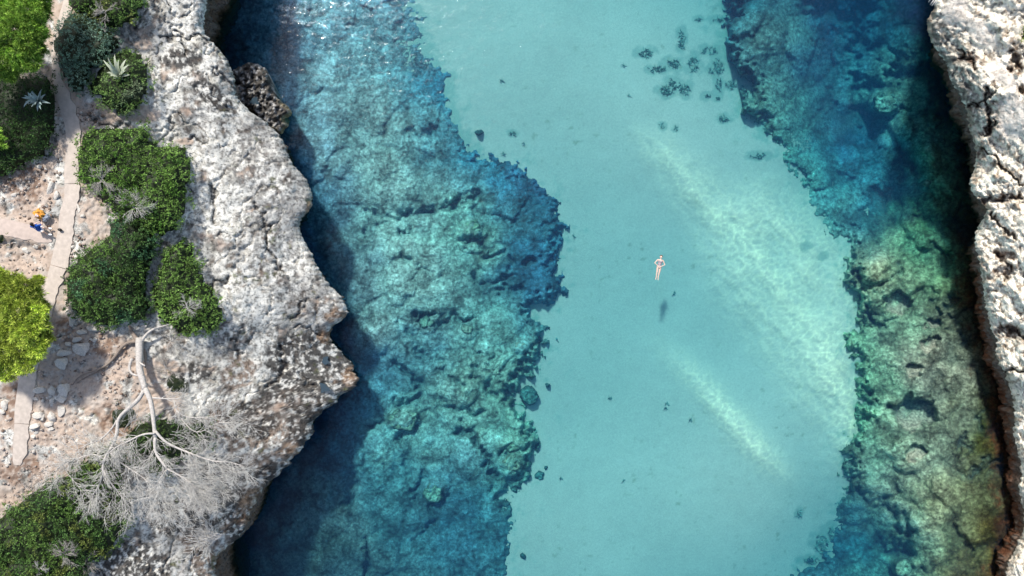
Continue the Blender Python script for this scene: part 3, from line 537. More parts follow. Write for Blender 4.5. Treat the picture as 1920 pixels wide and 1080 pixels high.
# ------------------------------------------------------------------ low dark rock shelf under the left cliff
def rock_patch(name, poly, zf, colf, m, label, cat, skirt=3.0, step=1.8, amp=.25, rough=2.0, seed=0, group=None, kind=None, flat=False):
    P = np.array(poly, float); x0, y0 = P.min(0) - 6; x1, y1 = P.max(0) + 6
    gx = np.arange(x0, x1, step); gy = np.arange(y0, y1, step); PX, PY = np.meshgrid(gx, gy)
    zc = float(np.mean(zf(P[:, 0], P[:, 1]))); x = WX(PX, zc); y = WY(PY, zc)
    d = polyd(PX, PY, poly) + fbm(x, y, .5, 3, seed) * rough * 3
    z = zf(PX, PY)
    r = np.clip(d / (12 if not flat else 5), 0, 1)
    z = z - (1 - np.sqrt(np.clip(1 - (1 - r) ** 2, 0, 1))) * min(skirt, 1.2) + amp * fbm(x, y, .5, 4, seed + 1, .6) * 1.6 - amp * np.clip(-fbm(x, y, .22, 3, seed + 2), 0, 1) * 2
    z = np.where(d < 0, zc - skirt, z)
    keep = d > -2.2 * step; fm = keep[1:, :-1] & keep[1:, 1:] & keep[:-1, 1:] & keep[:-1, :-1]
    c = colf(PX, PY, x, y, z, d)
    sk = 1 - .55 * sstep(zc - .5, zc - skirt, z); mx_, my_ = P.mean(0); PX = mx_ + (PX - mx_) * sk; PY = my_ + (PY - my_) * sk
    V = np.stack([WX(PX, np.maximum(z, zc - .6)), WY(PY, np.maximum(z, zc - .6)), z], -1).reshape(-1, 3)
    V, Fq, cc = compact(V, grid_faces(*PX.shape, mask=fm), c.reshape(-1, 3))
    org = V.mean(0); me = np_mesh(name, V - org, Fq, cc); o = link(name, me, m); o.location = org
    tag(o, label, cat, group, kind); return o
def col_shelf(px, py, x, y, z, d):
    n = fbm(x, y, .32, 4, 701, .65); c = np.ones(px.shape + (3,)) * np.array([.07, .064, .056])
    c = mixc(c, (.42, .41, .39), sstep(.0, .22, n) * .8); c = mixc(c, (.30, .24, .12), sstep(9, 2, d) * sstep(170, 215, py) * .7); return c
rock_patch('rock_shelf', [(430, 135), (446, 120), (470, 116), (496, 124), (505, 140), (512, 165), (520, 185), (534, 194), (546, 204), (545, 216), (532, 222), (538, 238), (527, 252), (500, 240), (470, 215), (440, 190)],
    lambda a, b: 1.35 + 0 * a - .3 * sstep(470, 545, a), col_shelf, M_rock, 'low dark wet rock shelf jutting out below the upper left cliff', 'rock', 3.0, seed=700, amp=.3)

# tide pools in the shelf and on the jagged point
def pool(px, py, rx, ry, z, label):
    bm = bmesh.new(); vs = []
    for k in range(22):
        a = k / 22 * 2 * math.pi; r = 1 + .22 * math.sin(a * 3 + px) + .12 * math.sin(a * 5)
        vs.append(bm.verts.new(W(px + rx * r * math.cos(a), py + ry * r * math.sin(a), z) - W(px, py, z)))
    bm.faces.new(vs); bmesh.ops.recalc_face_normals(bm, faces=bm.faces)
    g = bmesh.ops.extrude_face_region(bm, geom=list(bm.faces)); bmesh.ops.translate(bm, verts=[v for v in g['geom'] if isinstance(v, bmesh.types.BMVert)], vec=(0, 0, -.25))
    bmesh.ops.recalc_face_normals(bm, faces=bm.faces)
    me = bpy.data.meshes.new('tide_pool'); bm.to_mesh(me); bm.free(); o = link('tide_pool', me, M_pool); o.location = W(px, py, z); tag(o, label, 'tide pool')
M_pool, n_, l_, b_ = mat('still_pool_water'); b_.inputs['Base Color'].default_value = (.035, .055, .07, 1); b_.inputs['Roughness'].default_value = .06
_t = n_.new('ShaderNodeTexNoise'); _t.inputs['Scale'].default_value = 6; _b = n_.new('ShaderNodeBump'); _b.inputs['Strength'].default_value = .1; l_.new(_t.outputs[0], _b.inputs['Height']); l_.new(_b.outputs[0], b_.inputs['Normal'])
pool(477, 190, 8, 7, 1.42, 'dark tide pool in the low shelf by the upper left cliff')
pool(608, 676, 9, 7, float(land_h(608, 676)) + .05, 'round dark tide pool on the jagged point, the upper of two')
pool(604, 728, 12, 9, float(land_h(604, 728)) + .05, 'wider dark tide pool on the jagged point, the lower of two')

# ------------------------------------------------------------------ rocks standing alone on the sand
def col_boul(base):
    def f(px, py, x, y, z, d):
        n = fbm(x, y, .35, 4, 801, .6); c = np.ones(px.shape + (3,)) * np.array(base); c = c * np.array([.85, 1.3, 1.45]) * np.clip(1 + 1.2 * n, .3, 1.9)[..., None]
        return mixc(c, (.03, .12, .12), sstep(9, 2, d) * .7)
    return f
def sunk(poly, top, label, base=(.10, .24, .20), seed=0, g=None):
    cx = sum(p[0] for p in poly) / len(poly); cy = sum(p[1] for p in poly) / len(poly)
    rock_patch('underwater_boulder', poly, lambda a, b: top + 0 * a, col_boul(base), M_boulder, label, 'boulder', 1.6, 1.6, .22, 1.0, 810 + seed, g, flat=True)
def blob(cx, cy, rx, ry, seed=0, n=12):
    r = random.Random(seed); return [(cx + rx * (1 + r.uniform(-.2, .2)) * math.cos(a), cy + ry * (1 + r.uniform(-.2, .2)) * math.sin(a)) for a in [k / n * 2 * math.pi for k in range(n)]]
sunk([(974, 730), (985, 722), (998, 722), (1010, 735), (1013, 745), (1004, 758), (992, 763), (978, 752), (972, 742)], -2.9, 'dark green boulder standing alone on the sand right of the left reef', seed=1)
sunk(blob(1027, 722, 6, 6, 2), -3.2, 'tiny round rock on the sand beside the lone green boulder', (.16, .32, .28), 2)
sunk(blob(1012, 892, 10, 12, 3), -3.2, 'ragged weedy rock on the sand off the lower left reef', (.12, .28, .24), 3)
sunk(blob(1023, 877, 6, 7, 4), -3.25, 'small rock just above the ragged weedy rock on the sand', (.10, .24, .22), 4)
sunk(blob(980, 1043, 7, 7, 5), -2.9, 'small dark rock on the sand at the bottom of the picture', (.08, .22, .20), 5)
sunk(blob(897, 248, 11, 6, 6), -2.75, 'small weedy rock at the sandy edge of the upper left reef', (.07, .2, .2), 6)
for (x_, y_, a_, b_2, t_, lb, cc_) in [(757, 787, 30, 24, -2.25, 'large rounded boulder in the lower middle of the left reef', (.28, .40, .28)), (960, 866, 21, 18, -2.0, 'pale topped boulder at the outer edge of the lower left reef', (.34, .44, .30)),
        (975, 648, 14, 12, -2.15, 'small pale boulder near the outer rim of the left reef', (.38, .48, .36)), (885, 425, 19, 16, -2.1, 'smooth green boulder in the upper part of the left reef', (.30, .46, .30)),
        (875, 617, 14, 13, -2.0, 'boulder with a bright cap in the centre of the left reef', (.36, .46, .34)), (928, 692, 13, 17, -2.2, 'pale upright slab in the outer left reef above the lone boulder', (.36, .46, .34)),
        (812, 925, 22, 22, -2.6, 'boulder ringed by dark gaps in the lower left reef', (.22, .38, .28)), (800, 605, 17, 13, -2.0, 'low green boulder below the dark ledge of the left reef', (.27, .42, .30)),
        (955, 836, 24, 13, -2.1, 'flat boulder lying above the pale topped one in the reef', (.24, .38, .26)), (1662, 192, 26, 22, -4.0, 'pale boulder deep in the dark water of the upper right reef', (.34, .48, .38)),
        (1695, 1066, 22, 18, -1.7, 'pale green boulder at the bottom of the right reef', (.28, .42, .28)), (1745, 338, 18, 14, -1.6, 'bright turquoise topped boulder in the upper right reef', (.34, .46, .34))]:
    sunk(blob(x_, y_, a_, b_2, int(x_)), t_, lb, cc_, int(x_))
# patchy seagrass on the open sand: flat tufts of many blades
def seagrass(name, spots, label, n_per=90, seed=0):
    r = random.Random(seed); V = []; Q = []; C = []
    for cx, cy, rx, ry in spots:
        for k in range(int(n_per * max(.15, rx * ry / 60))):
            a = r.uniform(0, 6.283); q = math.sqrt(r.random()); px = cx + rx * q * math.cos(a); py = cy + ry * q * math.sin(a)
            if vnoise(np.array([px / 7.]), np.array([py / 7.]), 5)[0] < -.12: continue
            z = float(f_sand(np.array([px]), np.array([py]))[0]); b = r.uniform(0, 6.283); L = r.uniform(.10, .26); wd = .03; p = W(px, py, z + .05)
            dx, dy = math.cos(b), math.sin(b); i = len(V)
            V += [(p.x - dy * wd, p.y + dx * wd, p.z), (p.x + dy * wd, p.y - dx * wd, p.z), (p.x + dx * L * .6, p.y + dy * L * .6, p.z + .10), (p.x + dx * L, p.y + dy * L, p.z + .04)]
            Q.append((i, i + 1, i + 2, i + 3)); s = r.uniform(.7, 1.2); C += [(.15 * s, .36 * s, .34 * s)] * 4
    me = np_mesh(name, V, Q, np.array(C), False); tag(link(name, me, M_leaf), label, kind='stuff')
seagrass('seagrass', SG, 'ragged dark seagrass patches on the sand towards the upper right', 60, 3)
rr = random.Random(8)
seagrass('seagrass_scraps', [(rr.uniform(930, 1560), rr.uniform(0, 1080), rr.uniform(1, 2.2), rr.uniform(.8, 1.6)) for _ in range(28)], 'tiny scattered seagrass scraps over the open sand', 60, 4)

# ------------------------------------------------------------------ the water itself
wx = axis(-34, 34, .5, -150, 150, 1.3); wy = axis(-20, 20, .5, -140, 140, 1.3)
PX, PY = np.meshgrid(wx, wy); Zw = .012 * fbm(PX, PY, 2.2, 3, 900)
SWX, SWY = WX(1237, 0), WY(500, 0); rsw = np.hypot(PX - SWX, PY - SWY)
Vt = np.stack([PX, PY, Zw], -1); nr, nc = PX.shape; top = Vt.reshape(-1, 3)
ft = grid_faces(nr, nc)[:, ::-1]
i = np.arange(nr * nc).reshape(nr, nc); ring = np.concatenate([i[0, :], i[1:, -1], i[-1, -2::-1], i[-2:0:-1, 0]])
bot = top[ring].copy(); bot[:, 2] = -24; nb = len(ring); bi = nr * nc + np.arange(nb)
fs = np.stack([ring, np.roll(ring, -1), np.roll(bi, -1), bi], -1)
cen = np.array([[0, 0, -24.0]]); ci = nr * nc + nb
me = bpy.data.meshes.new('sea_water')
me.from_pydata(np.vstack([top, bot, cen]).tolist(), [], ft.tolist() + fs.tolist() + [(int(a), int(b), ci) for a, b in zip(np.roll(bi, -1), bi)])
me.update(); bm = bmesh.new(); bm.from_mesh(me); bmesh.ops.recalc_face_normals(bm, faces=bm.faces)
for f_ in bm.faces: f_.smooth = True
bm.to_mesh(me); bm.free()
tag(link('sea_water', me, M_water), 'clear turquoise sea water filling the cove', kind='structure')
exec_rest = True

# ================================================================== things on the left clifftop
def land_at(px, py):
    return float(land_h(np.array([float(px)]), np.array([float(py)]))[0])
f_lfast = lambda px, py: land_h(px, py, False)

# paths: concrete strips cast in slabs
def slab_mesh(pts, t0, t1, name, parent, m, lift=.05, seed=0, roundend=False):
    P = []
    for (a, ra), (b, rb) in zip(pts[:-1], pts[1:]):
        n = max(2, int(math.hypot(b[0] - a[0], b[1] - a[1]) / 5))
        for k in range(n): t = k / n; P.append((a[0] + (b[0] - a[0]) * t, a[1] + (b[1] - a[1]) * t, ra + (rb - ra) * t))
    P.append((*pts[-1][0], pts[-1][1])); N_ = len(P); P = P[int(N_ * t0):int(N_ * t1) + 1]
    if t1 < 1: a_, b_ = P[-2], P[-1]; P[-1] = (b_[0] - (b_[0] - a_[0]) * .22, b_[1] - (b_[1] - a_[1]) * .22, b_[2])
    A = np.array(P)
    if len(A) > 6:
        for k in range(3):
            B = A.copy(); B[1:-1] = (A[:-2] + A[1:-1] * 2 + A[2:]) / 4; A = B
    d = np.gradient(A[:, :2], axis=0); d /= np.linalg.norm(d, axis=1)[:, None]; nrm = np.stack([-d[:, 1], d[:, 0]], 1)
    nc = 9; s = np.linspace(-1, 1, nc); V = []; n = len(A)
    e1 = vnoise(np.arange(n) * .35, np.zeros(n) + seed, seed) * 4.5; e2 = vnoise(np.arange(n) * .35, np.zeros(n) + seed + 9, seed + 1) * 4.5
    wr = np.ones(n)
    if roundend:
        for k in range(4): wr[-1 - k] = [.35, .72, .88, .96][k]
    org = W(A[0, 0], A[0, 1], 7.5)
    zc = np.array([land_at(a[0], a[1]) for a in A]); 
    for k in range(3): zc[1:-1] = (zc[:-2] + 2 * zc[1:-1] + zc[2:]) / 4
    for i in range(n):
        for j, q in enumerate(s):
            r = A[i, 2] * wr[i] + (e1[i] if q < 0 else e2[i]) * abs(q)
            x, y = A[i, :2] + nrm[i] * q * r
            V.append(W(x, y, zc[i] + lift - .015 * q * q) - org)
    V = np.array(V); Fq = grid_faces(n, nc).tolist()
    i_ = np.arange(n * nc).reshape(n, nc); ring = np.concatenate([i_[0, :], i_[1:, -1], i_[-1, -2::-1], i_[-2:0:-1, 0]])
    low = V[ring].copy(); low[:, 2] -= .35; b0 = len(V); bi = b0 + np.arange(len(ring))
    Fq += np.stack([ring, np.roll(ring, -1), np.roll(bi, -1), bi], -1).tolist()
    me = bpy.data.meshes.new(name); me.from_pydata(np.vstack([V, low]).tolist(), [], Fq); me.update()
    bm = bmesh.new(); bm.from_mesh(me); bmesh.ops.recalc_face_normals(bm, faces=bm.faces); bm.to_mesh(me); bm.free()
    o = link(name, me, m); o.location = org; under(o, parent); return o
pth = empty('path', W(120, 430, 7.5)); tag(pth, 'narrow pale concrete footpath winding along the clifftop', kind='structure')
NP = 25
for k, (a, b, m) in enumerate([(0, .435, M_path), (.435, .60, M_path), (.60, .915, M_path), (.915, 1.0, M_path)]): slab_mesh(PATH, a, b, 'slab', pth, m, .03, 20 + k, k == 3)
slab_mesh(SIDE, 0, 1, 'slab', pth, M_path2, .036, 31, True)

# ---- loose stones
def stone_mesh(seed):
    r = random.Random(seed); bm = bmesh.new(); bmesh.ops.create_icosphere(bm, subdivisions=2, radius=1)
    cuts = [(Vector((r.gauss(0, 1), r.gauss(0, 1), r.gauss(0, .8))).normalized(), r.uniform(.5, .85)) for _ in range(13)]
    for v in bm.verts:
        for nrm, dd in cuts:
            q = v.co.dot(nrm)
            if q > dd: v.co -= nrm * (q - dd)
        v.co *= 1 + r.uniform(-.05, .05); v.co.z *= .62
    me = bpy.data.meshes.new('stone'); bm.to_mesh(me); bm.free(); return me
SM = [stone_mesh(i) for i in range(10)]
def stone(px, py, wpx, hpx, rot=0, label=None, group=None, k=None, sink=.25, m=M_stone, name='stone', hh=1.0, cat='stone'):
    me = SM[random.randrange(10) if k is None else k]
    if not me.materials: me.materials.append(m)
    z = land_at(px, py); o = bpy.data.objects.new(name, me); COL.objects.link(o)
    u = (H - z) / F; sx = wpx * .5 * u * 1.1; sy = hpx * .5 * u * 1.1
    o.location = W(px, py, z + min(sx, sy) * (.35 - sink) * hh); o.scale = (sx, sy, min(sx, sy) * 1.1 * hh); o.rotation_euler = (random.uniform(-.2, .2), random.uniform(-.2, .2), rot)
    tag(o, label, cat, group); return o
GS = 'loose stones between the path and the dead tree'
for a in [(154, 654, 40, 28, .1, 'largest pale stone left of the dead tree trunk'), (119, 661, 30, 17, -.1, 'flat pale stone left of the largest stone'), (117, 681, 28, 24, .3, 'pale rounded stone just below the flat pale stone'),
          (175, 615, 26, 18, 0, 'pale pointed stone under the lower edge of the big bush'), (198, 620, 15, 9, .3, 'small bright stone right of the pointed stone under the bush'), (134, 600, 13, 30, 0, 'tall narrow stone at the left foot of the big bush'),
          (155, 622, 22, 14, .2, 'flat brown stone below the narrow stone by the bush'), (143, 636, 20, 13, 0, 'grey stone directly above the largest stone'), (128, 645, 12, 11, 0, 'small stone between the grey stone and the flat pale one'),
          (178, 637, 13, 10, .4, 'small stone above right of the largest stone'), (170, 636, 12, 6, -.8, 'thin sliver of stone by the largest stone'), (271, 611, 14, 8, .2, 'small white stone above the roots, upper of two'), (276, 618, 14, 9, .2, 'small white stone above the roots, lower of two'),
          (75, 731, 24, 19, .1, 'pale stone touching the lower path edge, top of the heap'), (97, 733, 20, 22, .5, 'speckled stone in the middle of the top row of the heap'), (121, 731, 25, 28, .2, 'biggest dark spotted stone at the upper right of the heap'),
          (117, 749, 20, 13, .1, 'grey stone right under the biggest spotted stone'), (68, 748, 13, 9, 0, 'small oval stone at the path edge below the top stone'), (80, 751, 8, 8, 0, 'pinkish pebble left in the middle of the heap'), (88, 746, 8, 6, 0, 'pinkish pebble right in the middle of the heap'),
          (115, 769, 17, 27, -.2, 'tall white stone on the right side of the heap'), (98, 750, 10, 10, 0, 'small round stone under the speckled stone'), (72, 778, 20, 20, .2, 'smooth pale pair stone in the lower left of the heap'), (79, 782, 13, 14, .3, 'smooth pale stone leaning on the pair stone'),
          (97, 782, 20, 26, .6, 'large grey slab stone in the lower middle of the heap'), (92, 795, 18, 14, .2, 'white stone below the grey slab stone'), (66, 799, 20, 18, .4, 'pale bent stone at the path edge below the pair stone'), (96, 804, 14, 10, .1, 'small white stone at the bottom right of the heap'),
          (68, 811, 12, 9, .3, 'small pale stone second from the bottom of the heap'), (63, 818, 12, 8, .2, 'lowest small stone of the heap beside the path'), (10, 757, 16, 25, 0, 'weathered stone left of the lower path'), (5, 772, 12, 14, .4, 'round pale stone at the left picture edge by the lower path'),
          (128, 585, 10, 14, .1, 'small stone at the left side of the big bush'), (136, 463, 10, 8, 0, 'small pale stone right of the path below the junction'), (143, 480, 12, 10, .2, 'grey stone beside the path above the big bush'), (68, 462, 18, 13, .3, 'pale stone under the side path'),
          (50, 470, 24, 14, -.2, 'broad flat stone left below the side path'), (65, 302, 22, 16, .5, 'white stone left of the path under the dark shrub'), (75, 312, 12, 10, .2, 'small white stone below the white stone by the shrub'), (96, 350, 16, 34, -.2, 'ragged white rock along the left path edge, upper'), (106, 366, 16, 18, .2, 'ragged white rock along the left path edge, lower'),
          (42, 352, 18, 11, -.6, 'pale stone on the brown leaf litter'), (27, 365, 13, 10, .2, 'small stone at the lower edge of the leaf litter'), (148, 392, 8, 22, .3, 'narrow pale stone on the right path edge by the bare patch'), (155, 405, 12, 9, .1, 'pale stone at the top of the bare patch')]:
    stone(*a[:4], rot=a[4], label=a[5], group=GS)
# countless rubble: joined
def rubble(name, zones, n, smin, smax, label, cols, seed=0):
    r = np.random.default_rng(seed); V = []; Fq = []; C = []
    base = np.array([v.co for v in SM[0].vertices]); ico = bmesh.new(); bmesh.ops.create_icosphere(ico, subdivisions=1, radius=1)
    bv = np.array([v.co for v in ico.verts]); bf = np.array([[v.index for v in f.verts] for f in ico.faces]); ico.free()
    z_ = []; cnt = 0; P = []
    while len(P) < n:
        e = zones[r.integers(len(zones))]; a = r.uniform(0, 6.283); q = math.sqrt(r.random()); P.append((e[0] + e[2] * q * math.cos(a), e[1] + e[3] * q * math.sin(a)))
    P = np.array(P); pd = np.minimum(along(PATH, P[:, 0], P[:, 1]), along(SIDE, P[:, 0], P[:, 1])); P = P[(pd > -1.8) & (P[:, 0] < lx(P[:, 1]) - 12)]; z = land_h(P[:, 0], P[:, 1])
    for (px, py), zz in zip(P, z):
        s = smin + (smax - smin) * r.random() ** 3; sc = np.array([s * r.uniform(.7, 1.3), s * r.uniform(.7, 1.3), s * .55]); a = r.uniform(0, 6.283)
        v = bv * (1 + r.uniform(-.22, .22, (len(bv), 1))) * sc; R = np.array([[math.cos(a), -math.sin(a), 0], [math.sin(a), math.cos(a), 0], [0, 0, 1]]); v = v @ R.T + np.array(W(px, py, zz + s * .12))
        Fq.append(bf + len(V) * len(bv)); V.append(v); c = np.array(cols[r.integers(len(cols))]) * r.uniform(.75, 1.2); C.append(np.repeat(c[None], len(bv), 0))
    me = np_mesh(name, np.vstack(V), np.vstack(Fq), np.vstack(C), False); tag(link(name, me, M_rock), label, kind='stuff')
rubble('gravel', [(50, 370, 60, 45), (40, 490, 60, 40), (100, 420, 40, 40), (145, 480, 22, 50), (180, 690, 70, 60), (95, 760, 50, 80), (20, 850, 30, 70), (110, 860, 80, 60), (150, 640, 60, 40), (120, 310, 50, 50), (60, 920, 60, 50), (230, 700, 40, 60), (165, 215, 30, 20), (40, 330, 45, 35)], 1500, .025, .11,
       'small pale and brown stones scattered over the bare soil', [(.40, .34, .29), (.36, .28, .23), (.46, .42, .37), (.24, .17, .13), (.40, .33, .28)], 5)

# ---- foliage
def leaf_clumps(P, Nn, C, size, leaves, lsz, seed, spread=1.0, aspect=.42, droop=.3):
    """rosettes of leaf quads at points P with normals Nn and colours C"""
    r = np.random.default_rng(seed); n = len(P); L = leaves
    P = np.repeat(P, L, 0); Nn = np.repeat(Nn, L, 0); C = np.repeat(C, L, 0); m = len(P)
    q = r.normal(size=(m, 3)); d = q + Nn * (.9 / spread); d /= np.linalg.norm(d, axis=1)[:, None]
    sd = np.cross(d, r.normal(size=(m, 3))); sd /= np.linalg.norm(sd, axis=1)[:, None] + 1e-9
    ln = lsz * r.uniform(.65, 1.35, (m, 1)); wd = ln * aspect; st = P + d * size * r.uniform(.0, .6, (m, 1))
    mid = st + d * ln * .5; tip = st + d * ln + np.array([0, 0, -1]) * ln * droop * .3
    V = np.stack([st, mid + sd * wd * .5, tip, mid - sd * wd * .5], 1).reshape(-1, 3)
    Fq = np.arange(4 * m).reshape(m, 4); up = np.clip(.62 + .5 * d[:, 2:3], .3, 1.2) * 0 + 1
    clv = np.repeat(r.uniform(.65, 2.35, (n, 1)), L, 0); cc = np.repeat(C * clv * r.uniform(.75, 1.25, (m, 1)), 4, 0)
    return V, Fq, cc
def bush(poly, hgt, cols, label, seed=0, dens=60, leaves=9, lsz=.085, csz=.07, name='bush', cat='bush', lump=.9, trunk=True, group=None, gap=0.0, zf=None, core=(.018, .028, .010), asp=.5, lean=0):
    r = np.random.default_rng(seed + 50); P = np.array(poly, float); x0, y0 = P.min(0); x1, y1 = P.max(0)
    zf = zf or f_lfast; zg = float(zf(P[:, 0].mean(), P[:, 1].mean())); u = (H - zg - hgt) / F
    area = (x1 - x0) * (y1 - y0) * u * u; n = int(area * dens)
    grow = 5 if x1 - x0 > 40 else 0; px = r.uniform(x0 - 12, x1 + 12, n); py = r.uniform(y0 - 12, y1 + 12, n)
    xw = WX(px, zg); yw = WY(py, zg)
    d = (polyd(px, py, poly) + grow + fbm(xw, yw, .9, 3, seed) * 18 + fbm(xw, yw, .3, 3, seed + 4, .7) * 16)
    k = d > 0; px, py, xw, yw, d = px[k], py[k], xw[k], yw[k], d[k]
    def top(px, py, d, xw, yw):
        a, b, cid = worley(xw + .2 * fbm(xw, yw, .5, 2, seed + 8), yw, lump, seed + 1); dm = np.clip(d * u / (hgt * .85), 0, 1)
        return hgt * (np.sqrt(np.clip(1 - (1 - dm) ** 2, 0, 1)) * (.70 + .18 * fbm(xw, yw, 1.6, 2, seed + 2)) + (.32 * (1 - np.clip(a, 0, 1) ** 1.7) * (.4 + .6 * cid)) * np.clip(d * u / .3, .2, 1)), a, cid
    h, a, cid = top(px, py, d, xw, yw)
    if gap: k = (a < 1 - gap * .4) & (fbm(xw, yw, .5, 3, seed + 30) > -.5 + gap * .35); px, py, xw, yw, d, h, a, cid = [q[k] for q in (px, py, xw, yw, d, h, a, cid)]
    z = zf(px, py) + h + r.normal(0, .035, len(px)); e = 3.0
    hx = top(px + e, py, polyd(px + e, py, poly), WX(px + e, zg), yw)[0]; hy = top(px, py + e, polyd(px, py + e, poly), xw, WY(py + e, zg))[0]
    N = np.stack([-(hx - h) / (e * u), (hy - h) / (e * u), np.ones_like(h)], -1); N[:, :2] = np.clip(N[:, :2], -2.0, 2.0); N /= np.linalg.norm(N, axis=1)[:, None]
    Pw = np.stack([WX(px, z), WY(py, z), z], -1)
    org = Vector((float(WX(P[:, 0].mean(), zg)), float(WY(P[:, 1].mean(), zg)), zg))
    mixn = np.clip(.5 + 1.3 * fbm(xw, yw, 1.7, 3, seed + 5) + .35 * (cid - .5), 0, 1)
    c0, c1 = np.array(cols[0]), np.array(cols[1]); C = c0 * (1 - mixn[:, None]) + c1 * mixn[:, None]
    if len(cols) > 2:
        t = sstep(.12, .4, fbm(xw, yw, 1.2, 2, seed + 6)); C = C * (1 - t[:, None]) + np.array(cols[2]) * t[:, None]
    V, Fq, cc = leaf_clumps(Pw - np.array(org), N, C, csz, leaves, lsz, seed, 1.0, asp)
    root = empty(name, org); tag(root, label, cat, group)
    lf = link('crown', np_mesh('crown', V, Fq, cc, False), M_leaf); lf.location = org; under(lf, root); 
    # the twiggy inside of the crown
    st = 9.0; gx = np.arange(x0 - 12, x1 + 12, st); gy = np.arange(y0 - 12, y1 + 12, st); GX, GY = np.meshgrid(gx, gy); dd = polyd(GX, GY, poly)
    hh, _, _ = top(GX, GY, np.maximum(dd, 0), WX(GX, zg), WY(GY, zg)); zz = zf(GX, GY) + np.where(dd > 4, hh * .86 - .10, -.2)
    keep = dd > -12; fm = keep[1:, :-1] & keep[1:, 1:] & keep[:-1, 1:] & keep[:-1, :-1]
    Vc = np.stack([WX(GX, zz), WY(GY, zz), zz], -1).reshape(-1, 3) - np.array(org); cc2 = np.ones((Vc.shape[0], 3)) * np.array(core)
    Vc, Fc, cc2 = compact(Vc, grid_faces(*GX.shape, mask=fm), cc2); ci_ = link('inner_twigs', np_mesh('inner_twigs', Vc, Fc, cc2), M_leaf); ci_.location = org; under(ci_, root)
    return root
G1 = (.085, .150, .032); G2 = (.135, .225, .050); GD = (.045, .092, .025); GY_ = (.17, .19, .045); GB = (.085, .150, .100); GB2 = (.14, .21, .155)
BR = (.085, .14, .02)
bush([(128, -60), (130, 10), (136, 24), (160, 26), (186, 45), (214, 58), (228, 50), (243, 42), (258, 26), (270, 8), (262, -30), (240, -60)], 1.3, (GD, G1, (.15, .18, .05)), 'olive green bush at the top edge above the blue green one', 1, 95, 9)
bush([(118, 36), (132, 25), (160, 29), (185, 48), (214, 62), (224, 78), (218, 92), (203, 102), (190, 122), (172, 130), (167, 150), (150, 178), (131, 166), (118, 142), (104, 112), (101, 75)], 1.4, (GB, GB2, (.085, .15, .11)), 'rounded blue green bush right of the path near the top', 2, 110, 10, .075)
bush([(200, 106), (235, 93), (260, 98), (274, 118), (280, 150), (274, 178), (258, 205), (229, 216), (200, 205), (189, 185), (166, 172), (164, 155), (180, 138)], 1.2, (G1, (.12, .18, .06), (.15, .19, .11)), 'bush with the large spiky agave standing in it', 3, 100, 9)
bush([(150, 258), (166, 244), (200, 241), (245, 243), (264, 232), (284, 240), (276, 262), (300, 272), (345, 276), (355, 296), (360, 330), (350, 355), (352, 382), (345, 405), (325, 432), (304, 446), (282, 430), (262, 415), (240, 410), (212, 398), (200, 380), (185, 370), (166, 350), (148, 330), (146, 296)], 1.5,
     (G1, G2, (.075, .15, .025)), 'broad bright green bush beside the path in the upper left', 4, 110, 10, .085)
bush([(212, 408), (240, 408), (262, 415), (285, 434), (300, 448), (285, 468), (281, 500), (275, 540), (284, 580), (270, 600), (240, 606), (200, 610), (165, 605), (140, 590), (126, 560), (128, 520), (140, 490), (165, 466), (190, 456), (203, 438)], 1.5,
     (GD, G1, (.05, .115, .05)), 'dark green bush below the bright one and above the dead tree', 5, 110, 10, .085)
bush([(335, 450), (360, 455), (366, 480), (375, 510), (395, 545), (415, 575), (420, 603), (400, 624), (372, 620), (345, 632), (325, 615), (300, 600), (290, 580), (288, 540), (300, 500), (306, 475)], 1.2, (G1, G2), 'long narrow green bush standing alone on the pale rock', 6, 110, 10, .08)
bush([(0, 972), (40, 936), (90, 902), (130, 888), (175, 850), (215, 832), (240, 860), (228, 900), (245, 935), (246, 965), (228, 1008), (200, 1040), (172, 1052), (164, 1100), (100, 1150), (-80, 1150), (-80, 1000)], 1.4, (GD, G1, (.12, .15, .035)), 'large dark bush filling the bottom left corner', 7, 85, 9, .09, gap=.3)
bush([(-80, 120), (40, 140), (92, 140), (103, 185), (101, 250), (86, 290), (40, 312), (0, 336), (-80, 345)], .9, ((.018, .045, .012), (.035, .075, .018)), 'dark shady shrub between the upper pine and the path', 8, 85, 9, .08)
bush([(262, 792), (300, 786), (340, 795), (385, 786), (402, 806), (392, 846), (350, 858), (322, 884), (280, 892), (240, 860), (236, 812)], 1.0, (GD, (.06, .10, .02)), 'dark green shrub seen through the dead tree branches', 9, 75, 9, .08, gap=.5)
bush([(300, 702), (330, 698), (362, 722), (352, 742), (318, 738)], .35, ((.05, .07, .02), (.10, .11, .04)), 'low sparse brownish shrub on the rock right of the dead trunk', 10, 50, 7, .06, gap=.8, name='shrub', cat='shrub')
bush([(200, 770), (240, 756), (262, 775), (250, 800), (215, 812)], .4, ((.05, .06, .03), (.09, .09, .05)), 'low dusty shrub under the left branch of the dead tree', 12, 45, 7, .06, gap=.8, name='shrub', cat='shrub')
bush([(-30, 455), (2, 436), (16, 444), (10, 458), (-10, 470)], .4, ((.06, .07, .02), (.11, .12, .04)), 'small olive shrub under the side path at the left edge', 13, 60, 7, .06, name='shrub', cat='shrub')
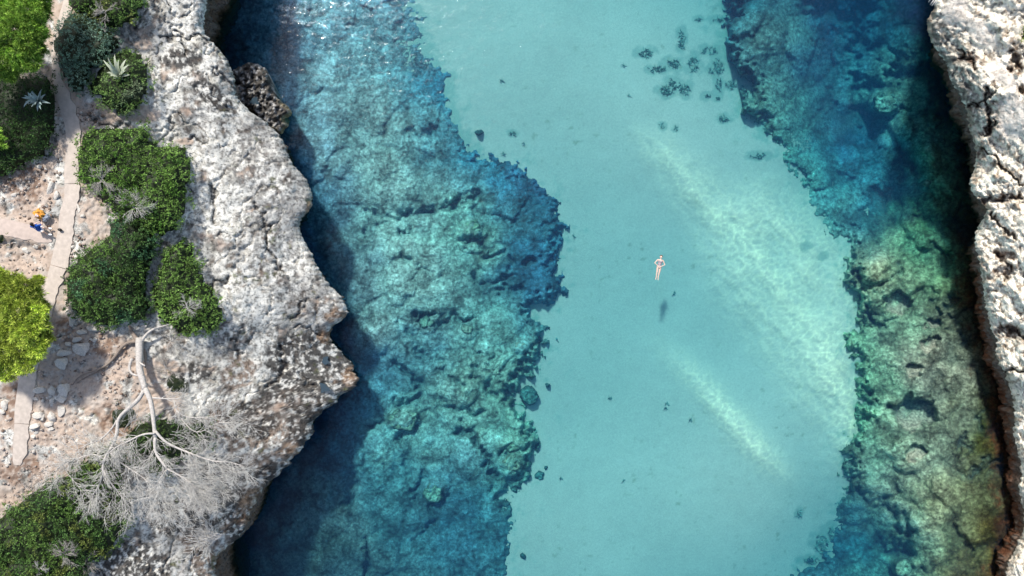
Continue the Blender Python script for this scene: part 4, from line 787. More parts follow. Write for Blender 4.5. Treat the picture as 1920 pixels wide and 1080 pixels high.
# cushions of plants growing on the bare rock
for k, (a, b, c_, lb) in enumerate([(432, 428, 8, 'small green plant tuft high on the middle rock slope'), (480, 493, 9, 'yellow green plant tuft nearest the cliff edge middle'), (456, 564, 7, 'tiny plant tuft on the rock near the lower bush'), (386, 122, 6, 'tiny yellow tuft on the rock near the upper inlet'), (384, 330, 5, 'tiny green tuft right of the broad bright bush'), (425, 300, 6, 'faint brownish tuft on the upper rock slope'), (530, 432, 6, 'yellow tuft close above the black cliff notch'), (470, 700, 6, 'faint yellow tuft above the jagged point')]):
    bush(blob(a, b, c_, c_ * .7, k + 40, 9), .14, ((.11, .14, .03), (.17, .19, .05)), lb, 60 + k, 110, 7, .045, .03, name='plant_tuft', cat='plant', gap=.3, lump=.3)

# ---- pines: crown made of needle pads on limbs
def pine(name, pads, base, hgt, cols, label, seed, bright=1.0):
    r = np.random.default_rng(seed); zg = float(f_lfast(base[0], base[1])); org = W(base[0], base[1], zg); root = empty(name, org); tag(root, label, 'pine tree', 'pine trees by the path')
    Ps = []; Ns = []; Cs = []; limbs = []
    for cx, cy, rp, dz in pads:
        z0 = zg + hgt + dz; R = rp * (H - z0) / F; n = int(210 * R * R / .25) + 60
        c = np.array(W(cx, cy, z0)); v = r.normal(size=(n, 3)); v /= np.linalg.norm(v, axis=1)[:, None]; v[:, 2] = np.abs(v[:, 2]) * 1.0 - .15
        ang = fbm(v[:, 0] * 1.0 + cx, v[:, 1] * 1.0 + cy, .5, 2, seed); q = R * .92 * (.62 + .38 * r.random((n, 1)) ** .6) * (1 + .9 * ang[:, None]); p = c + v * q * np.array([1, 1, .62])
        Ps.append(p); Ns.append(v * np.array([1, 1, .9]) + np.array([0, 0, .35])); m = r.random((n, 1)); pad = r.uniform(.62, 1.2); Cs.append((np.array(cols[0]) * (1 - m) + np.array(cols[1]) * m) * pad); limbs.append(c)
    P = np.vstack(Ps) - np.array(org); N = np.vstack(Ns); N /= np.linalg.norm(N, axis=1)[:, None]; C = np.vstack(Cs) * bright
    V, Fq, cc = leaf_clumps(P, N, C, .06, 13, .17, seed, .7, .16)
    cr = link('crown', np_mesh('crown', V, Fq, cc, False), M_leaf); cr.location = org; under(cr, root)
    T = Tubes(); T.add([(0, 0, -.3), (.1, .05, hgt * .4), (.0, .1, hgt * .75)], [.16, .13, .09], 8); 
    tk = T.build('trunk', M_bark, root, org)
    T = Tubes()
    for c in limbs:
        e = Vector(c) - org; m = Vector((e.x * .4, e.y * .4, hgt * .72)); T.add([(0, .05, hgt * .5), tuple(m), (e.x * .85, e.y * .85, e.z - .1)], [.06, .04, .015], 5)
    T.build('branches', M_bark, root, org)
class Tubes:
    def __init__(s): s.V = []; s.F = []; s.n = 0
    def add(s, pts, rad, sides=5):
        pts = [Vector(p) for p in pts]; n = len(pts)
        for i, p in enumerate(pts):
            d = (pts[min(i + 1, n - 1)] - pts[max(i - 1, 0)]).normalized(); a = d.orthogonal().normalized() if abs(d.z) > .9 else d.cross(Vector((0, 0, 1))).normalized(); b = d.cross(a)
            for k in range(sides):
                t = k / sides * 6.28318; s.V.append(p + (a * math.cos(t) + b * math.sin(t)) * rad[i])
        for i in range(n - 1):
            for k in range(sides):
                a0 = s.n + i * sides + k; a1 = s.n + i * sides + (k + 1) % sides; s.F.append((a0, a1, a1 + sides, a0 + sides))
        s.F.append(tuple(s.n + k for k in range(sides))[::-1]); s.F.append(tuple(s.n + (n - 1) * sides + k for k in range(sides)))
        s.n += n * sides
    def build(s, name, m, parent=None, org=None, smooth=True):
        me = bpy.data.meshes.new(name); me.from_pydata([tuple(v) for v in s.V], [], s.F); me.update()
        if smooth:
            me.polygons.foreach_set('use_smooth', [True] * len(me.polygons))
        o = link(name, me, m)
        if org is not None: o.location = org
        if parent is not None: under(o, parent)
        return o
M_bark = plain('pine_bark', (.16, .12, .09), .95, .3, 14, .6)
pine('pine_tree', [(12, 8, 34, .3), (48, 14, 34, .5), (78, 22, 18, -.1), (30, 48, 30, .6), (64, 50, 24, .3), (50, 82, 24, .4), (76, 66, 14, -.2), (6, 80, 22, 0), (30, 104, 20, .1), (62, 116, 16, 0), (4, 118, 24, .1), (20, 138, 14, -.2), (42, 122, 12, -.2), (72, 92, 13, -.3), (-30, 30, 50, .5), (-35, 100, 44, .3), (30, -35, 50, .4), (-8, 262, 16, -1.4), (84, 4, 10, -.2)],
     (-5, 50), 2.6, ((.10, .20, .028), (.25, .37, .06)), 'bright green pine in the top left corner above dark shrubs', 21)
pine('pine_tree', [(8, 545, 34, .4), (40, 540, 26, .5), (66, 552, 18, .1), (28, 580, 30, .7), (62, 590, 24, .5), (80, 610, 16, .1), (14, 618, 26, .5), (48, 622, 26, .6), (84, 632, 13, 0), (66, 650, 20, .3), (30, 655, 20, .4), (8, 668, 20, .3), (44, 682, 18, .1), (14, 696, 16, 0), (-30, 560, 50, .5), (-35, 640, 50, .5), (0, 522, 18, .1), (72, 526, 8, -.4), (82, 575, 10, -.1), (60, 668, 14, .1)],
     (10, 610), 1.9, ((.20, .28, .035), (.40, .46, .08)), 'yellow green pine crown overhanging the lower path', 22)

# ---- agaves: every long leaf a part
def agave(px, py, z, n, L, w_, base, label, seed, tilt=(.15, 1.25), cols=None, dirn=None):
    r = random.Random(seed); org = W(px, py, z); root = empty('agave', org); tag(root, label, 'agave')
    for k in range(n):
        a = k * 2.399 + r.uniform(-.2, .2); t = tilt[0] + (tilt[1] - tilt[0]) * (k / n) + r.uniform(-.1, .1); ln = L * r.uniform(.7, 1.1)
        if dirn is not None: ln *= .62 + .45 * math.cos(a - dirn)
        V = []; ns = 7
        for i in range(ns):
            s = i / (ns - 1); ti = t + .35 * s * s; rad = ln * s; hx = math.sin(ti) * rad; hz = math.cos(ti) * rad; wv = w_ * (1 - s ** 2.2) * (.55 + .9 * min(1, s * 3)) * .5 + .002
            ca, sa = math.cos(a), math.sin(a)
            for q, dz in ((-1, .35), (0, 0), (1, .35)): V.append((ca * hx - sa * wv * q, sa * hx + ca * wv * q, hz + dz * wv))
        Fq = [(3 * i + j, 3 * i + j + 1, 3 * i + j + 4, 3 * i + j + 3) for i in range(ns - 1) for j in range(2)]
        s_ = r.uniform(.8, 1.15); c = np.array([np.array(base) * s_ * (1.12 if j != 1 else .85) for i in range(ns) for j in range(3)])
        o = link('leaf', np_mesh('leaf', V, Fq, c), M_agave); o.location = org; under(o, root)
agave(226, 143, float(f_lfast(226, 143)) + .95, 26, 1.0, .13, (.42, .46, .34), 'large pale green agave standing in the bush', 3, dirn=1.6)
agave(76, 190, float(f_lfast(76, 190)) + 1.1, 18, .62, .10, (.26, .34, .32), 'bluish agave in the dark shrub beside the path', 4)
agave(60, 186, float(f_lfast(60, 186)) + 1.1, 9, .5, .08, (.30, .38, .36), 'smaller bluish agave left of the other in the dark shrub', 5)

# ---- the dead tree
def px_tube(T, pts, z0, z1, r0, r1, sides=6, jit=0.0, rnd=None):
    P = np.array(pts, float); seg = np.hypot(*np.diff(P, axis=0).T); s = np.concatenate([[0], np.cumsum(seg)]); n = max(4, int(s[-1] / 7)); t = np.linspace(0, s[-1], n)
    # smooth the control line a little
    X = np.interp(t, s, P[:, 0]); Y = np.interp(t, s, P[:, 1])
    for _ in range(2): X[1:-1] = (X[:-2] + 2 * X[1:-1] + X[2:]) / 4; Y[1:-1] = (Y[:-2] + 2 * Y[1:-1] + Y[2:]) / 4
    out = []; rad = []
    for i in range(n):
        q = i / (n - 1); z = z0 + (z1 - z0) * q; out.append(W(X[i], Y[i], z)); rad.append(.64 * (r0 + (r1 - r0) * q) * (H - z) / F * (1 + (rnd.uniform(-.08, .08) if rnd else 0)))
    T.add([p - DT for p in out], rad, sides); return X, Y, [p.z for p in out]
zt = land_at(262, 650); DT = W(262, 650, zt)
dead = empty('dead_tree', DT); tag(dead, 'bleached bare dead tree leaning out over the cliff slope', 'dead tree')
rd = random.Random(5)
def part(name, pts, z0, z1, r0, r1, m=M_wood, sides=7):
    T = Tubes(); line = px_tube(T, pts, z0, z1, r0, r1, sides, rnd=rd); T.build(name, m, dead, DT); return line
part('trunk', [(262, 634), (261, 650), (262, 668), (260, 690), (267, 710), (272, 731)], zt + .2, zt + .9, 10.5, 8.0, sides=12)
part('root', [(258, 640), (246, 640), (234, 644), (226, 652), (218, 666), (206, 680), (192, 690), (176, 696), (158, 701), (144, 708), (136, 722)], zt + .25, land_at(140, 715) + .05, 6, 1.2, M_root)
part('root', [(192, 692), (176, 702), (156, 708), (145, 718)], land_at(180, 695) + .12, land_at(145, 718) + .03, 2.2, .8, M_root, 5)
part('root', [(262, 642), (252, 632), (246, 622), (243, 611)], zt + .25, zt + .15, 8, 4, M_root)
part('root', [(262, 645), (270, 632), (278, 622), (292, 614), (306, 612), (318, 608)], zt + .25, zt + .15, 5.5, 1.2, M_wood)
part('root', [(250, 618), (247, 612), (240, 610)], zt + .2, zt + .3, 3, 1, M_root, 5)
part('root', [(223, 650), (206, 649), (190, 648)], zt + .1, zt + .05, 3.0, 1.4, M_wood, 5)
part('root', [(270, 655), (274, 664), (272, 690)], zt + .1, zt + .2, 4, 2, M_root, 5)
part('stub', [(248, 672), (242, 682), (241, 694), (246, 703), (258, 706), (268, 703)], zt + .5, zt + .8, 4.2, 2.6, M_wood)
part('stub', [(262, 680), (268, 684), (272, 686)], zt + .8, zt + .95, 3.5, 2.5, M_wood, 5)
Z1 = zt + .9
lines = []
def limb(pts, z0, z1, r0, r1): lines.append((part('branch', pts, z0, z1, r0, r1), z1, r1))
limb([(270, 731), (262, 748), (246, 762), (229, 776), (219, 788), (221, 805), (216, 825), (206, 845), (196, 858), (192, 873), (194, 888)], Z1, Z1 + .5, 6.5, 3.4)
limb([(219, 788), (212, 802), (202, 812), (188, 826), (165, 832), (150, 840), (140, 856)], Z1 + .2, Z1 + .1, 3.0, 1.0)
limb([(272, 729), (282, 748), (286, 772), (289, 800), (291, 820)], Z1, Z1 + .5, 7.2, 5.2)
limb([(291, 820), (290, 836), (289, 846), (297, 858), (306, 868), (313, 879)], Z1 + .5, Z1 + .7, 4.8, 3.2)
limb([(291, 808), (308, 828), (328, 838), (352, 848), (378, 858), (405, 866), (432, 866), (455, 874)], Z1 + .5, Z1 + .7, 3.8, 1.0)
limb([(290, 813), (276, 812), (262, 816), (240, 828), (220, 836), (204, 850)], Z1 + .6, Z1 + .7, 3.0, 1.6)
limb([(286, 746), (305, 747), (326, 749), (346, 745)], Z1 + .2, Z1 + .4, 2.6, 1.0)
limb([(330, 770), (346, 782), (372, 784), (400, 780), (425, 778)], Z1 + .3, Z1 + .5, 1.6, .8)
limb([(340, 785), (350, 798), (367, 813), (382, 808), (400, 796), (415, 790), (434, 793)], Z1 + .3, Z1 + .5, 1.7, .9)
limb([(326, 749), (330, 770), (340, 785)], Z1 + .3, Z1 + .3, 1.8, 1.4)
limb([(196, 862), (180, 850), (160, 854), (138, 862), (118, 868), (104, 884), (96, 900)], Z1 + .4, Z1 + .1, 2.2, .8)
limb([(116, 869), (128, 890), (142, 905), (156, 925)], Z1 + .2, Z1 + .1, 1.4, .7)
limb([(194, 886), (190, 902), (180, 920), (170, 932), (172, 948)], Z1 + .5, Z1 + .3, 2.4, .9)
limb([(195, 884), (202, 900), (214, 912), (226, 930), (240, 945)], Z1 + .5, Z1 + .3, 2.4, .9)
limb([(206, 848), (222, 864), (238, 876), (258, 888), (274, 900), (292, 914)], Z1 + .5, Z1 + .4, 2.4, 1.0)
limb([(313, 879), (330, 888), (352, 900), (372, 918)], Z1 + .7, Z1 + .6, 2.4, 1.0)
limb([(313, 879), (300, 896), (292, 915), (280, 932)], Z1 + .7, Z1 + .5, 2.0, .8)
limb([(289, 842), (282, 856), (272, 870)], Z1 + .5, Z1 + .4, 1.8, .9)
limb([(352, 848), (362, 862), (368, 878), (380, 895)], Z1 + .6, Z1 + .5, 1.8, .8)
# fine twigs
TW = Tubes()
def twig(px, py, z, ang, ln, rad, lvl, bend=0):
    n = 4; x, y = px, py; P = [W(x, y, z) - DT]; R_ = [rad]; b = rd.uniform(-.13, .13) + bend
    for i in range(n):
        ang += b + rd.uniform(-.16, .16); x += math.cos(ang) * ln / n; y += math.sin(ang) * ln / n; z += rd.uniform(-.05, .07); P.append(W(x, y, z) - DT); R_.append(rad * (1 - .72 * (i + 1) / n))
        if lvl > 0 and rd.random() < .92:
            for s in ((-1, 1) if rd.random() < .5 else (rd.choice((-1, 1)),)): twig(x, y, z, ang + s * rd.uniform(.25, .6), ln * rd.uniform(.42, .7), rad * .68, lvl - 1)
    TW.add(P, R_, 3)
U = .0265
for (X, Y, Zs), z1, r1 in lines:
    n = len(X)
    for i in range(n // 3, n):
        if Y[i] < 735 or (Y[i] < 812 and X[i] < 300): continue
        a0 = math.atan2(Y[i] - Y[i - 1], X[i] - X[i - 1])
        for s in (-1, 1):
            if rd.random() < .75: twig(X[i], Y[i], Zs[i], a0 + s * rd.uniform(.4, 1.0), rd.uniform(16, 36), .55 * U, 2)
FAN = [(255, 832, 205, 815, 34, 26, .9), (240, 845, 270, 815, 30, 20, .6), (300, 880, 400, 905, 60, 40, .2), (330, 890, 420, 900, 44, 34, .1), (270, 900, 330, 945, 54, 34, .6), (230, 900, 270, 930, 40, 30, .9), (190, 910, 200, 940, 24, 26, 1.3), (300, 930, 350, 945, 44, 26, .5), (380, 880, 440, 880, 34, 20, .1),
       (310, 830, 345, 815, 28, 22, .4), (140, 866, 100, 885, 26, 16, 2.4), (310, 765, 335, 765, 26, 24, .3), (420, 785, 450, 800, 20, 16, .5), (340, 745, 370, 748, 18, 12, .0), (350, 900, 390, 930, 50, 30, .7)]
for cx, cy, tx, ty, rx1, ry1, da in FAN:
    n = int(rx1 * ry1 / 80)
    for k in range(n):
        a = rd.uniform(0, 6.283); q = math.sqrt(rd.random()); px = (cx + tx) / 2 + rx1 * q * math.cos(a); py = (cy + ty) / 2 + ry1 * q * math.sin(a)
        z = Z1 + .35 + rd.uniform(-.35, .25); ang = math.atan2(py - 815, px - 265) * .55 + da * .45 + rd.uniform(-.35, .35); twig(px, py, z, ang, rd.uniform(20, 42), .42 * U, 2)
tw = TW.build('twigs', M_twig, dead, DT); tw['kind'] = 'stuff'

# dead leafless shrubs
def dead_shrub(px, py, z, rad, n, label, seed, m=M_twig, name='dead_shrub', a0=0, a1=6.283, thick=.55, lv=2):
    global TW, DT
    keep = DT; DT = W(px, py, z); TW = Tubes(); rd.seed(seed)
    for k in range(n): twig(px + rd.uniform(-3, 3), py + rd.uniform(-3, 3), z + rd.uniform(0, .15), rd.uniform(a0, a1), rad * rd.uniform(.6, 1.1), thick * U, lv)
    o = TW.build(name, m, None, DT); tag(o, label, 'dead shrub' if name == 'dead_shrub' else 'branch'); DT = keep
def zg_(a, b, h=0): return float(f_lfast(a, b)) + h
dead_shrub(250, 388, zg_(250, 388, 1.15), 24, 16, 'leafless white shrub in the middle of the bushes', 1)
dead_shrub(190, 338, zg_(190, 338, 1.15), 20, 12, 'leafless greyish shrub at the left side of the broad bright bush', 2, M_wood)
dead_shrub(196, 22, zg_(196, 22, 1.25), 18, 9, 'few bare twigs sticking out of the topmost olive bush', 3, M_wood)
dead_shrub(352, 578, zg_(352, 578, 1.0), 18, 10, 'pale bare twigs across the narrow bush on the rock', 4)
dead_shrub(120, 1040, zg_(120, 1040, 1.2), 19, 13, 'grey leafless shrub in the big bottom left bush', 5, M_wood)
dead_shrub(72, 1066, zg_(72, 1066, 1.2), 14, 7, 'pale bent dead sticks at the bottom edge in the corner bush', 6)
dead_shrub(322, 640, zg_(322, 640, .2), 16, 9, 'small dead twiggy shrub on the rock right of the roots', 7)
dead_shrub(312, 690, zg_(312, 690, .15), 26, 10, 'spreading thin dead twigs on the rock beside the trunk', 8, M_wood)
dead_shrub(155, 1055, zg_(155, 1055, .6), 22, 12, 'grey dead brush at the right edge of the corner bush', 9, M_wood)
dead_shrub(418, 1004, zg_(400, 1010, .5), 46, 9, 'fallen dead branch with fine twigs near the lower cliff edge', 10, M_twig, 'fallen_branch', 2.75, 3.35, 1.5)
dead_shrub(60, 925, zg_(60, 925, .25), 24, 10, 'thin dead twigs lying on soil above the corner bush', 11, M_wood)

# ---- people
def capsule(bm, a, b, ra, rb, n=10):
    a = Vector(a); b = Vector(b); d = b - a; L = d.length
    q = d.to_track_quat('Z', 'Y').to_matrix().to_4x4() if L > 1e-6 else Matrix()
    if L > 1e-6: bmesh.ops.create_cone(bm, cap_ends=True, segments=n, radius1=ra, radius2=rb, depth=L, matrix=Matrix.Translation((a + b) / 2) @ q)
    for p, r in ((a, ra), (b, rb)): bmesh.ops.create_uvsphere(bm, u_segments=n, v_segments=7, radius=r, matrix=Matrix.Translation(p))
def ellip(bm, c, s, rot=(0, 0, 0)):
    bmesh.ops.create_uvsphere(bm, u_segments=14, v_segments=10, radius=1, matrix=Matrix.Translation(c) @ Euler(rot).to_matrix().to_4x4() @ Matrix.Diagonal((*s, 1)))
def fuse(name, build, m, vox=.012, parent=None, sm=3, org=None):
    bm = bmesh.new(); build(bm); me = bpy.data.meshes.new(name); bm.to_mesh(me); bm.free(); o = link(name, me, None)
    r = o.modifiers.new('r', 'REMESH'); r.mode = 'VOXEL'; r.voxel_size = vox; r.use_smooth_shade = True
    s = o.modifiers.new('s', 'SMOOTH'); s.iterations = sm; s.factor = .5
    dg = bpy.context.evaluated_depsgraph_get(); dg.update(); nm = bpy.data.meshes.new_from_object(o.evaluated_get(dg)); nm.name = name; nm.materials.clear(); nm.materials.append(m)
    o.modifiers.clear(); o.data = nm; bpy.data.meshes.remove(me)
    if parent is not None: o.parent = parent
    return o
def hand(bm, wrist, dirv, up, side, s=1.0, curl=.3):
    d = Vector(dirv).normalized(); u = Vector(up).normalized(); sd = d.cross(u).normalized() * side; w0 = Vector(wrist)
    capsule(bm, w0, w0 + d * .075 * s, .022 * s, .030 * s); capsule(bm, w0 + d * .05 * s + sd * .018 * s, w0 + d * .08 * s + sd * .024 * s, .016 * s, .014 * s); capsule(bm, w0 + d * .05 * s - sd * .018 * s, w0 + d * .08 * s - sd * .024 * s, .016 * s, .014 * s)
    for k, (o_, L) in enumerate(((.030, .066), (.011, .076), (-.010, .072), (-.030, .056))):
        b = w0 + d * .085 * s + sd * o_ * s; m_ = b + (d + sd * o_ * 1.5) * L * .5 * s; t = m_ + (d - u * curl + sd * o_ * 1.5) * L * .5 * s; capsule(bm, b, m_, .0095 * s, .0088 * s, 8); capsule(bm, m_, t, .0088 * s, .0078 * s, 8)
    b = w0 + d * .03 * s + sd * .026 * s; m_ = b + (d * .7 + sd) * .035 * s; capsule(bm, b, m_, .012 * s, .0105 * s, 8); capsule(bm, m_, m_ + (d + sd * .45) * .032 * s, .0105 * s, .009 * s, 8)
# swimmer floating on her back: local +Y towards the head, +Z out of the water
sw = empty('person', (float(WX(1236.5, 0)), float(WY(498, 0)), -.015)); tag(sw, 'person floating on their back in the open water in a grey swimsuit', 'person')
sw.rotation_euler = (0, 0, -math.radians(11)); sw.scale = (.96, .85, .9)
def sw_body(bm):
    ellip(bm, (0, .30, .0), (.155, .17, .095)); ellip(bm, (0, .12, .0), (.125, .16, .085)); ellip(bm, (0, -.06, -.01), (.165, .14, .095))
    ellip(bm, (-.07, .30, .075), (.062, .06, .045)); ellip(bm, (.07, .30, .075), (.062, .06, .045))
    capsule(bm, (-.15, .40, 0), (.15, .40, 0), .055, .055); capsule(bm, (0, .42, 0), (0, .53, .015), .052, .048)
    ellip(bm, (0, .62, .02), (.075, .105, .09)); ellip(bm, (0, .575, .035), (.055, .06, .06))
    capsule(bm, (0, .60, .105), (0, .625, .10), .012, .008); ellip(bm, (-.03, .635, .095), (.014, .009, .008)); ellip(bm, (.03, .635, .095), (.014, .009, .008)); ellip(bm, (0, .58, .095), (.024, .007, .008)); ellip(bm, (-.077, .62, .01), (.01, .025, .018)); ellip(bm, (.077, .62, .01), (.01, .025, .018))
    for s in (-1, 1):
        capsule(bm, (s * .17, .40, 0), (s * .33, .13, .0), .046, .036); capsule(bm, (s * .33, .13, 0), (s * .10, -.055, .075), .035, .024)
        hand(bm, (s * .10, -.06, .085), (-s * .55, -.55, .12), (0, 0, 1), s, 1.0, .25)
        capsule(bm, (s * .085, -.10, -.01), (s * .075, -.50, .01), .080, .052); capsule(bm, (s * .075, -.50, .01), (s * .062, -.88, 0), .050, .032); ellip(bm, (s * .072, -.62, -.01), (.05, .12, .045))
        capsule(bm, (s * .062, -.89, .0), (s * .08, -1.02, .065), .034, .026); ellip(bm, (s * .075, -.96, .05), (.034, .075, .028), (.5, 0, 0))
        for k in range(5): capsule(bm, (s * (.058 + .012 * k), -1.02, .07), (s * (.058 + .013 * k), -1.05 + .004 * k, .085), .009, .008, 6)
b_ = fuse('body', sw_body, M_skin2, .0075, sw)
def sw_suit(bm):
    ellip(bm, (0, .27, .002), (.160, .155, .102)); ellip(bm, (0, .12, .002), (.131, .17, .092)); ellip(bm, (0, -.06, -.008), (.171, .12, .101)); ellip(bm, (-.07, .30, .079), (.066, .063, .047)); ellip(bm, (.07, .30, .079), (.066, .063, .047))
    for s in (-1, 1): capsule(bm, (s * .09, .36, .09), (s * .10, .43, .045), .014, .014, 6)
M_suit, n_, l_, b2_ = mat('patterned_swimsuit')
v_ = n_.new('ShaderNodeTexVoronoi'); v_.inputs['Scale'].default_value = 26; g_ = n_.new('ShaderNodeTexCoord'); l_.new(g_.outputs['Object'], v_.inputs['Vector']); r_ = n_.new('ShaderNodeValToRGB')
r_.color_ramp.elements[0].color = (.05, .06, .08, 1); r_.color_ramp.elements[1].color = (.40, .38, .40, 1); r_.color_ramp.elements[0].position = .15; r_.color_ramp.elements[1].position = .7; e_ = r_.color_ramp.elements.new(.45); e_.color = (.22, .15, .17, 1)
l_.new(v_.outputs['Distance'], r_.inputs[0]); l_.new(r_.outputs[0], b2_.inputs['Base Color']); b2_.inputs['Roughness'].default_value = .6
fuse('swimsuit', sw_suit, M_suit, .010, sw, 2)
def sw_hair(bm):
    ellip(bm, (.012, .665, -.005), (.083, .085, .085)); ellip(bm, (.05, .70, .0), (.05, .06, .05)); ellip(bm, (-.03, .71, -.03), (.05, .05, .04))
    for k in range(7): capsule(bm, (-.05 + .018 * k, .70, -.01), (-.07 + .026 * k, .80 + .02 * math.sin(k * 2), -.03), .016, .005, 6)
fuse('hair', sw_hair, M_hairb, .009, sw, 1)

# seated person in blue, knees drawn, leaning over the orange towel; local +X to the right, +Y up the picture
zs = zg_(66, 424, .05) + .05
sp = empty('person', W(78, 429, zs)); sp.scale = (.88, .88, .88); tag(sp, 'dark haired person in a blue top and white shorts sitting on the path edge', 'person')
def sp_body(bm):
    ellip(bm, (0, -.02, .16), (.18, .15, .14)); ellip(bm, (.0, .04, .34), (.15, .12, .16)); ellip(bm, (-.01, .09, .50), (.17, .12, .13)); capsule(bm, (-.17, .08, .57), (.15, .12, .57), .058, .058)
    capsule(bm, (-.02, .13, .60), (-.03, .18, .67), .055, .05); ellip(bm, (-.035, .22, .74), (.078, .10, .105)); ellip(bm, (-.03, .27, .70), (.05, .05, .06)); capsule(bm, (-.03, .32, .735), (-.03, .325, .71), .010, .013, 6)
    ellip(bm, (-.115, .21, .73), (.012, .02, .03)); ellip(bm, (.045, .21, .73), (.012, .02, .03)); ellip(bm, (-.06, .31, .755), (.012, .008, .008)); ellip(bm, (.0, .31, .755), (.012, .008, .008)); ellip(bm, (-.03, .312, .68), (.022, .008, .006))
    capsule(bm, (-.19, .09, .56), (-.22, .20, .34), .05, .04); capsule(bm, (-.22, .20, .34), (-.02, .34, .26), .038, .027); hand(bm, (-.02, .34, .26), (.9, .4, -.1), (0, 0, 1), 1, 1.0, .5)
    capsule(bm, (.17, .12, .56), (.28, .22, .36), .05, .04); capsule(bm, (.28, .22, .36), (.16, .38, .26), .038, .027); hand(bm, (.16, .38, .26), (-.3, .9, -.1), (0, 0, 1), -1, 1.0, .5)
    for s, kx, ky, fx, fy in ((1, .34, .02, .50, .02), (-1, .32, -.20, .50, -.33)):
        capsule(bm, (.06, -.03 + .09 * s, .12), (kx, ky, .34), .085, .058); capsule(bm, (kx, ky, .34), (fx - .08, fy, .05), .055, .036); ellip(bm, (fx - .02, fy, .035), (.115, .042, .032), (0, 0, -.1))
        for k in range(5): capsule(bm, (fx + .08, fy - .028 + .014 * k, .035), (fx + .105 - .004 * abs(k - 3), fy - .03 + .015 * k, .032), .009, .008, 6)
fuse('body', sp_body, M_skin, .010, sp, 2)
def sp_top(bm):
    ellip(bm, (0, .0, .24), (.185, .155, .13)); ellip(bm, (.0, .04, .36), (.168, .14, .17)); ellip(bm, (-.01, .09, .50), (.188, .138, .14)); capsule(bm, (-.18, .08, .57), (.16, .12, .57), .068, .068); capsule(bm, (-.19, .09, .56), (-.21, .15, .44), .066, .058); capsule(bm, (.17, .12, .56), (.24, .18, .44), .066, .058)
fuse('top', sp_top, M_blue, .011, sp, 2)
def sp_short(bm):
    ellip(bm, (.0, -.03, .14), (.20, .17, .135))
    for s, kx, ky in ((1, .26, .01), (-1, .24, -.15)): capsule(bm, (.06, -.03 + .09 * s, .12), (kx, ky, .27), .105, .088)
fuse('shorts', sp_short, M_white, .012, sp, 2)
def sp_hair(bm):
    ellip(bm, (-.035, .20, .775), (.088, .105, .095)); ellip(bm, (-.035, .14, .72), (.082, .07, .11)); ellip(bm, (-.04, .11, .63), (.06, .05, .08))
fuse('hair', sp_hair, M_hair, .011, sp, 1)
def trim(bm): capsule(bm, (-.02, .02, .60), (.0, -.05, .50), .012, .010, 6)
fuse('white_strap', lambda bm: capsule(bm, (.02, .045, .645), (.04, -.05, .56), .014, .012, 6), M_white, .008, sp, 1)

# crumpled towel, clothes, small things around
def cloth(name, px, py, z, sx, sy, m, label, cat, seed, rot=0, hgt=.12):
    n = 26; g = np.linspace(-1, 1, n); A, B = np.meshgrid(g, g); r = 1 + .14 * np.sin(np.arctan2(B, A) * 3 + seed) + .08 * np.sin(np.arctan2(B, A) * 7 + seed); X_ = A * sx * r; Y_ = B * sy * r
    e = np.clip(1 - np.maximum(abs(A), abs(B)), 0, 1); Z_ = hgt * (sstep(0, .25, e) * (.45 + .9 * np.abs(fbm(A, B * .7, .55, 3, seed))) + .25 * np.exp(-((A * .8 + B * .4) / .16) ** 2) * sstep(0, .3, e))
    c, s = math.cos(rot), math.sin(rot); V = np.stack([X_ * c - Y_ * s, X_ * s + Y_ * c, Z_], -1).reshape(-1, 3); me = np_mesh(name, V, grid_faces(n, n)[:, ::-1]); o = link(name, me, m); o.location = W(px, py, z); sm = o.modifiers.new('thickness', 'SOLIDIFY'); sm.thickness = .012; tag(o, label, cat); return o
zr_ = zg_(76, 400)
cloth('towel', 75, 402, zr_ + .16, .28, .20, M_orange, 'crumpled orange towel in front of the seated person', 'towel', 3, -.75, .26)
cloth('clothes', 87, 409, zr_ + .12, .20, .11, M_grey, 'grey blue folded clothes right of the orange towel', 'clothes', 5, .9, .18)
cloth('white_cloth', 69, 404, zr_ + .44, .09, .06, plain('pink_cloth', (.66, .50, .48), .9, .15, 30), 'small pinkish white cloth held over the towel', 'cloth', 8, -.5, .05)
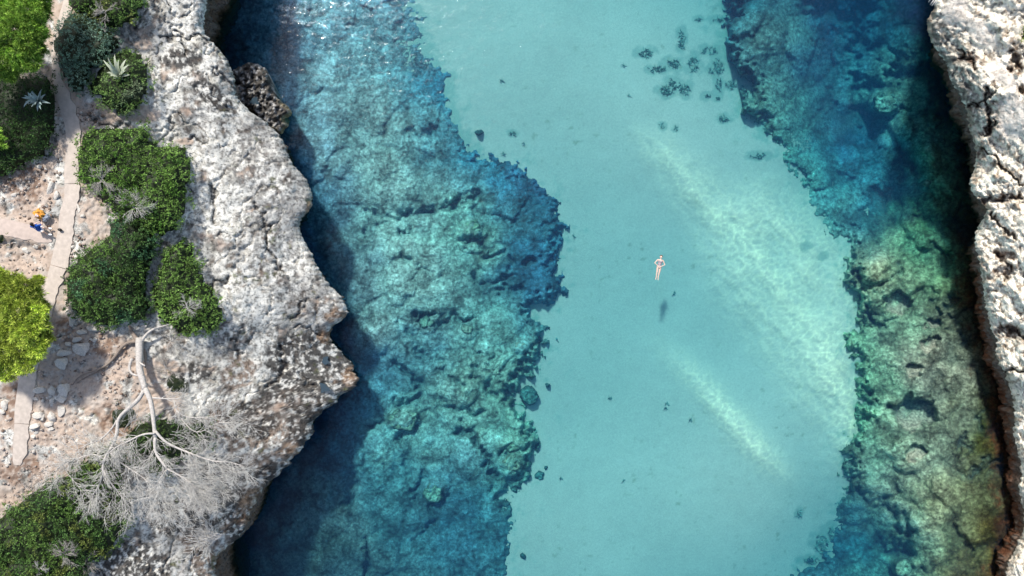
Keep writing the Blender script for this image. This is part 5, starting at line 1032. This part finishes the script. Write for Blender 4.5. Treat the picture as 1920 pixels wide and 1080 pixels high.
# black bag on the path
def bag(bm):
    ellip(bm, (0, 0, .07), (.115, .075, .07)); ellip(bm, (.02, .01, .11), (.07, .05, .05)); capsule(bm, (-.09, 0, .09), (.0, .0, .17), .008, .008, 6); capsule(bm, (.0, .0, .17), (.09, .0, .09), .008, .008, 6)
bg_ = fuse('bag', bag, M_black, .009, None, 1); bg_.location = W(114, 431, land_at(114, 431) + .05); bg_.rotation_euler = (0, 0, -.25); tag(bg_, 'small round black bag standing on the path', 'bag')
def camera_thing(bm): ellip(bm, (0, 0, .03), (.055, .04, .03)); capsule(bm, (0, 0, .03), (.03, .03, .06), .025, .022, 10)
cm = fuse('black_pouch', camera_thing, M_black, .006, None, 1); cm.location = W(75.5, 413.5, zr_ + .30); tag(cm, 'tiny black pouch on the clothes beside the orange towel', 'pouch')
for fx, fy in ((.48, .02), (.48, -.33)):
    def shoe(bm): ellip(bm, (fx, fy, .035), (.13, .050, .040), (0, 0, -.1)); ellip(bm, (fx + .05, fy - .005, .03), (.085, .055, .032), (0, 0, -.1)); ellip(bm, (fx - .08, fy, .06), (.045, .042, .045))
    fuse('shoe', shoe, M_white, .009, sp, 1)

# ================================================================== things on the right cliff
f_rfast = lambda px, py: right_h(px, py)
def zr(px, py): return float(right_h(np.array([float(px)]), np.array([float(py)]))[0])
bush(blob(1926, 66, 14, 17, 3), .5, ((.16, .20, .03), (.24, .27, .06)), 'yellow green shrub at the right edge of the right cliff', 31, 110, 9, .07, name='shrub', cat='shrub', zf=lambda a, b: f_r(a, b))
T = Tubes(); lo = W(1750, 4, zr(1756, 4)); bars = []
for k, (a, b, c_, d_) in enumerate([(1744, 9, 1752, -2), (1747, 11, 1756, -1), (1741, 4, 1748, -6), (1752, 10, 1757, 2)]):
    T = Tubes(); T.add([W(a, b, lo.z + .1) - lo, W((a + c_) / 2, (b + d_) / 2, lo.z + .22) - lo, W(c_, d_, lo.z + .3) - lo], [.022, .026, .02], 6); bars.append(T)
ro = empty('driftwood', lo); tag(ro, 'pale dead sticks over the rim at the top of the right cliff', 'driftwood')
for T in bars: T.build('stick', M_twig, ro, lo)
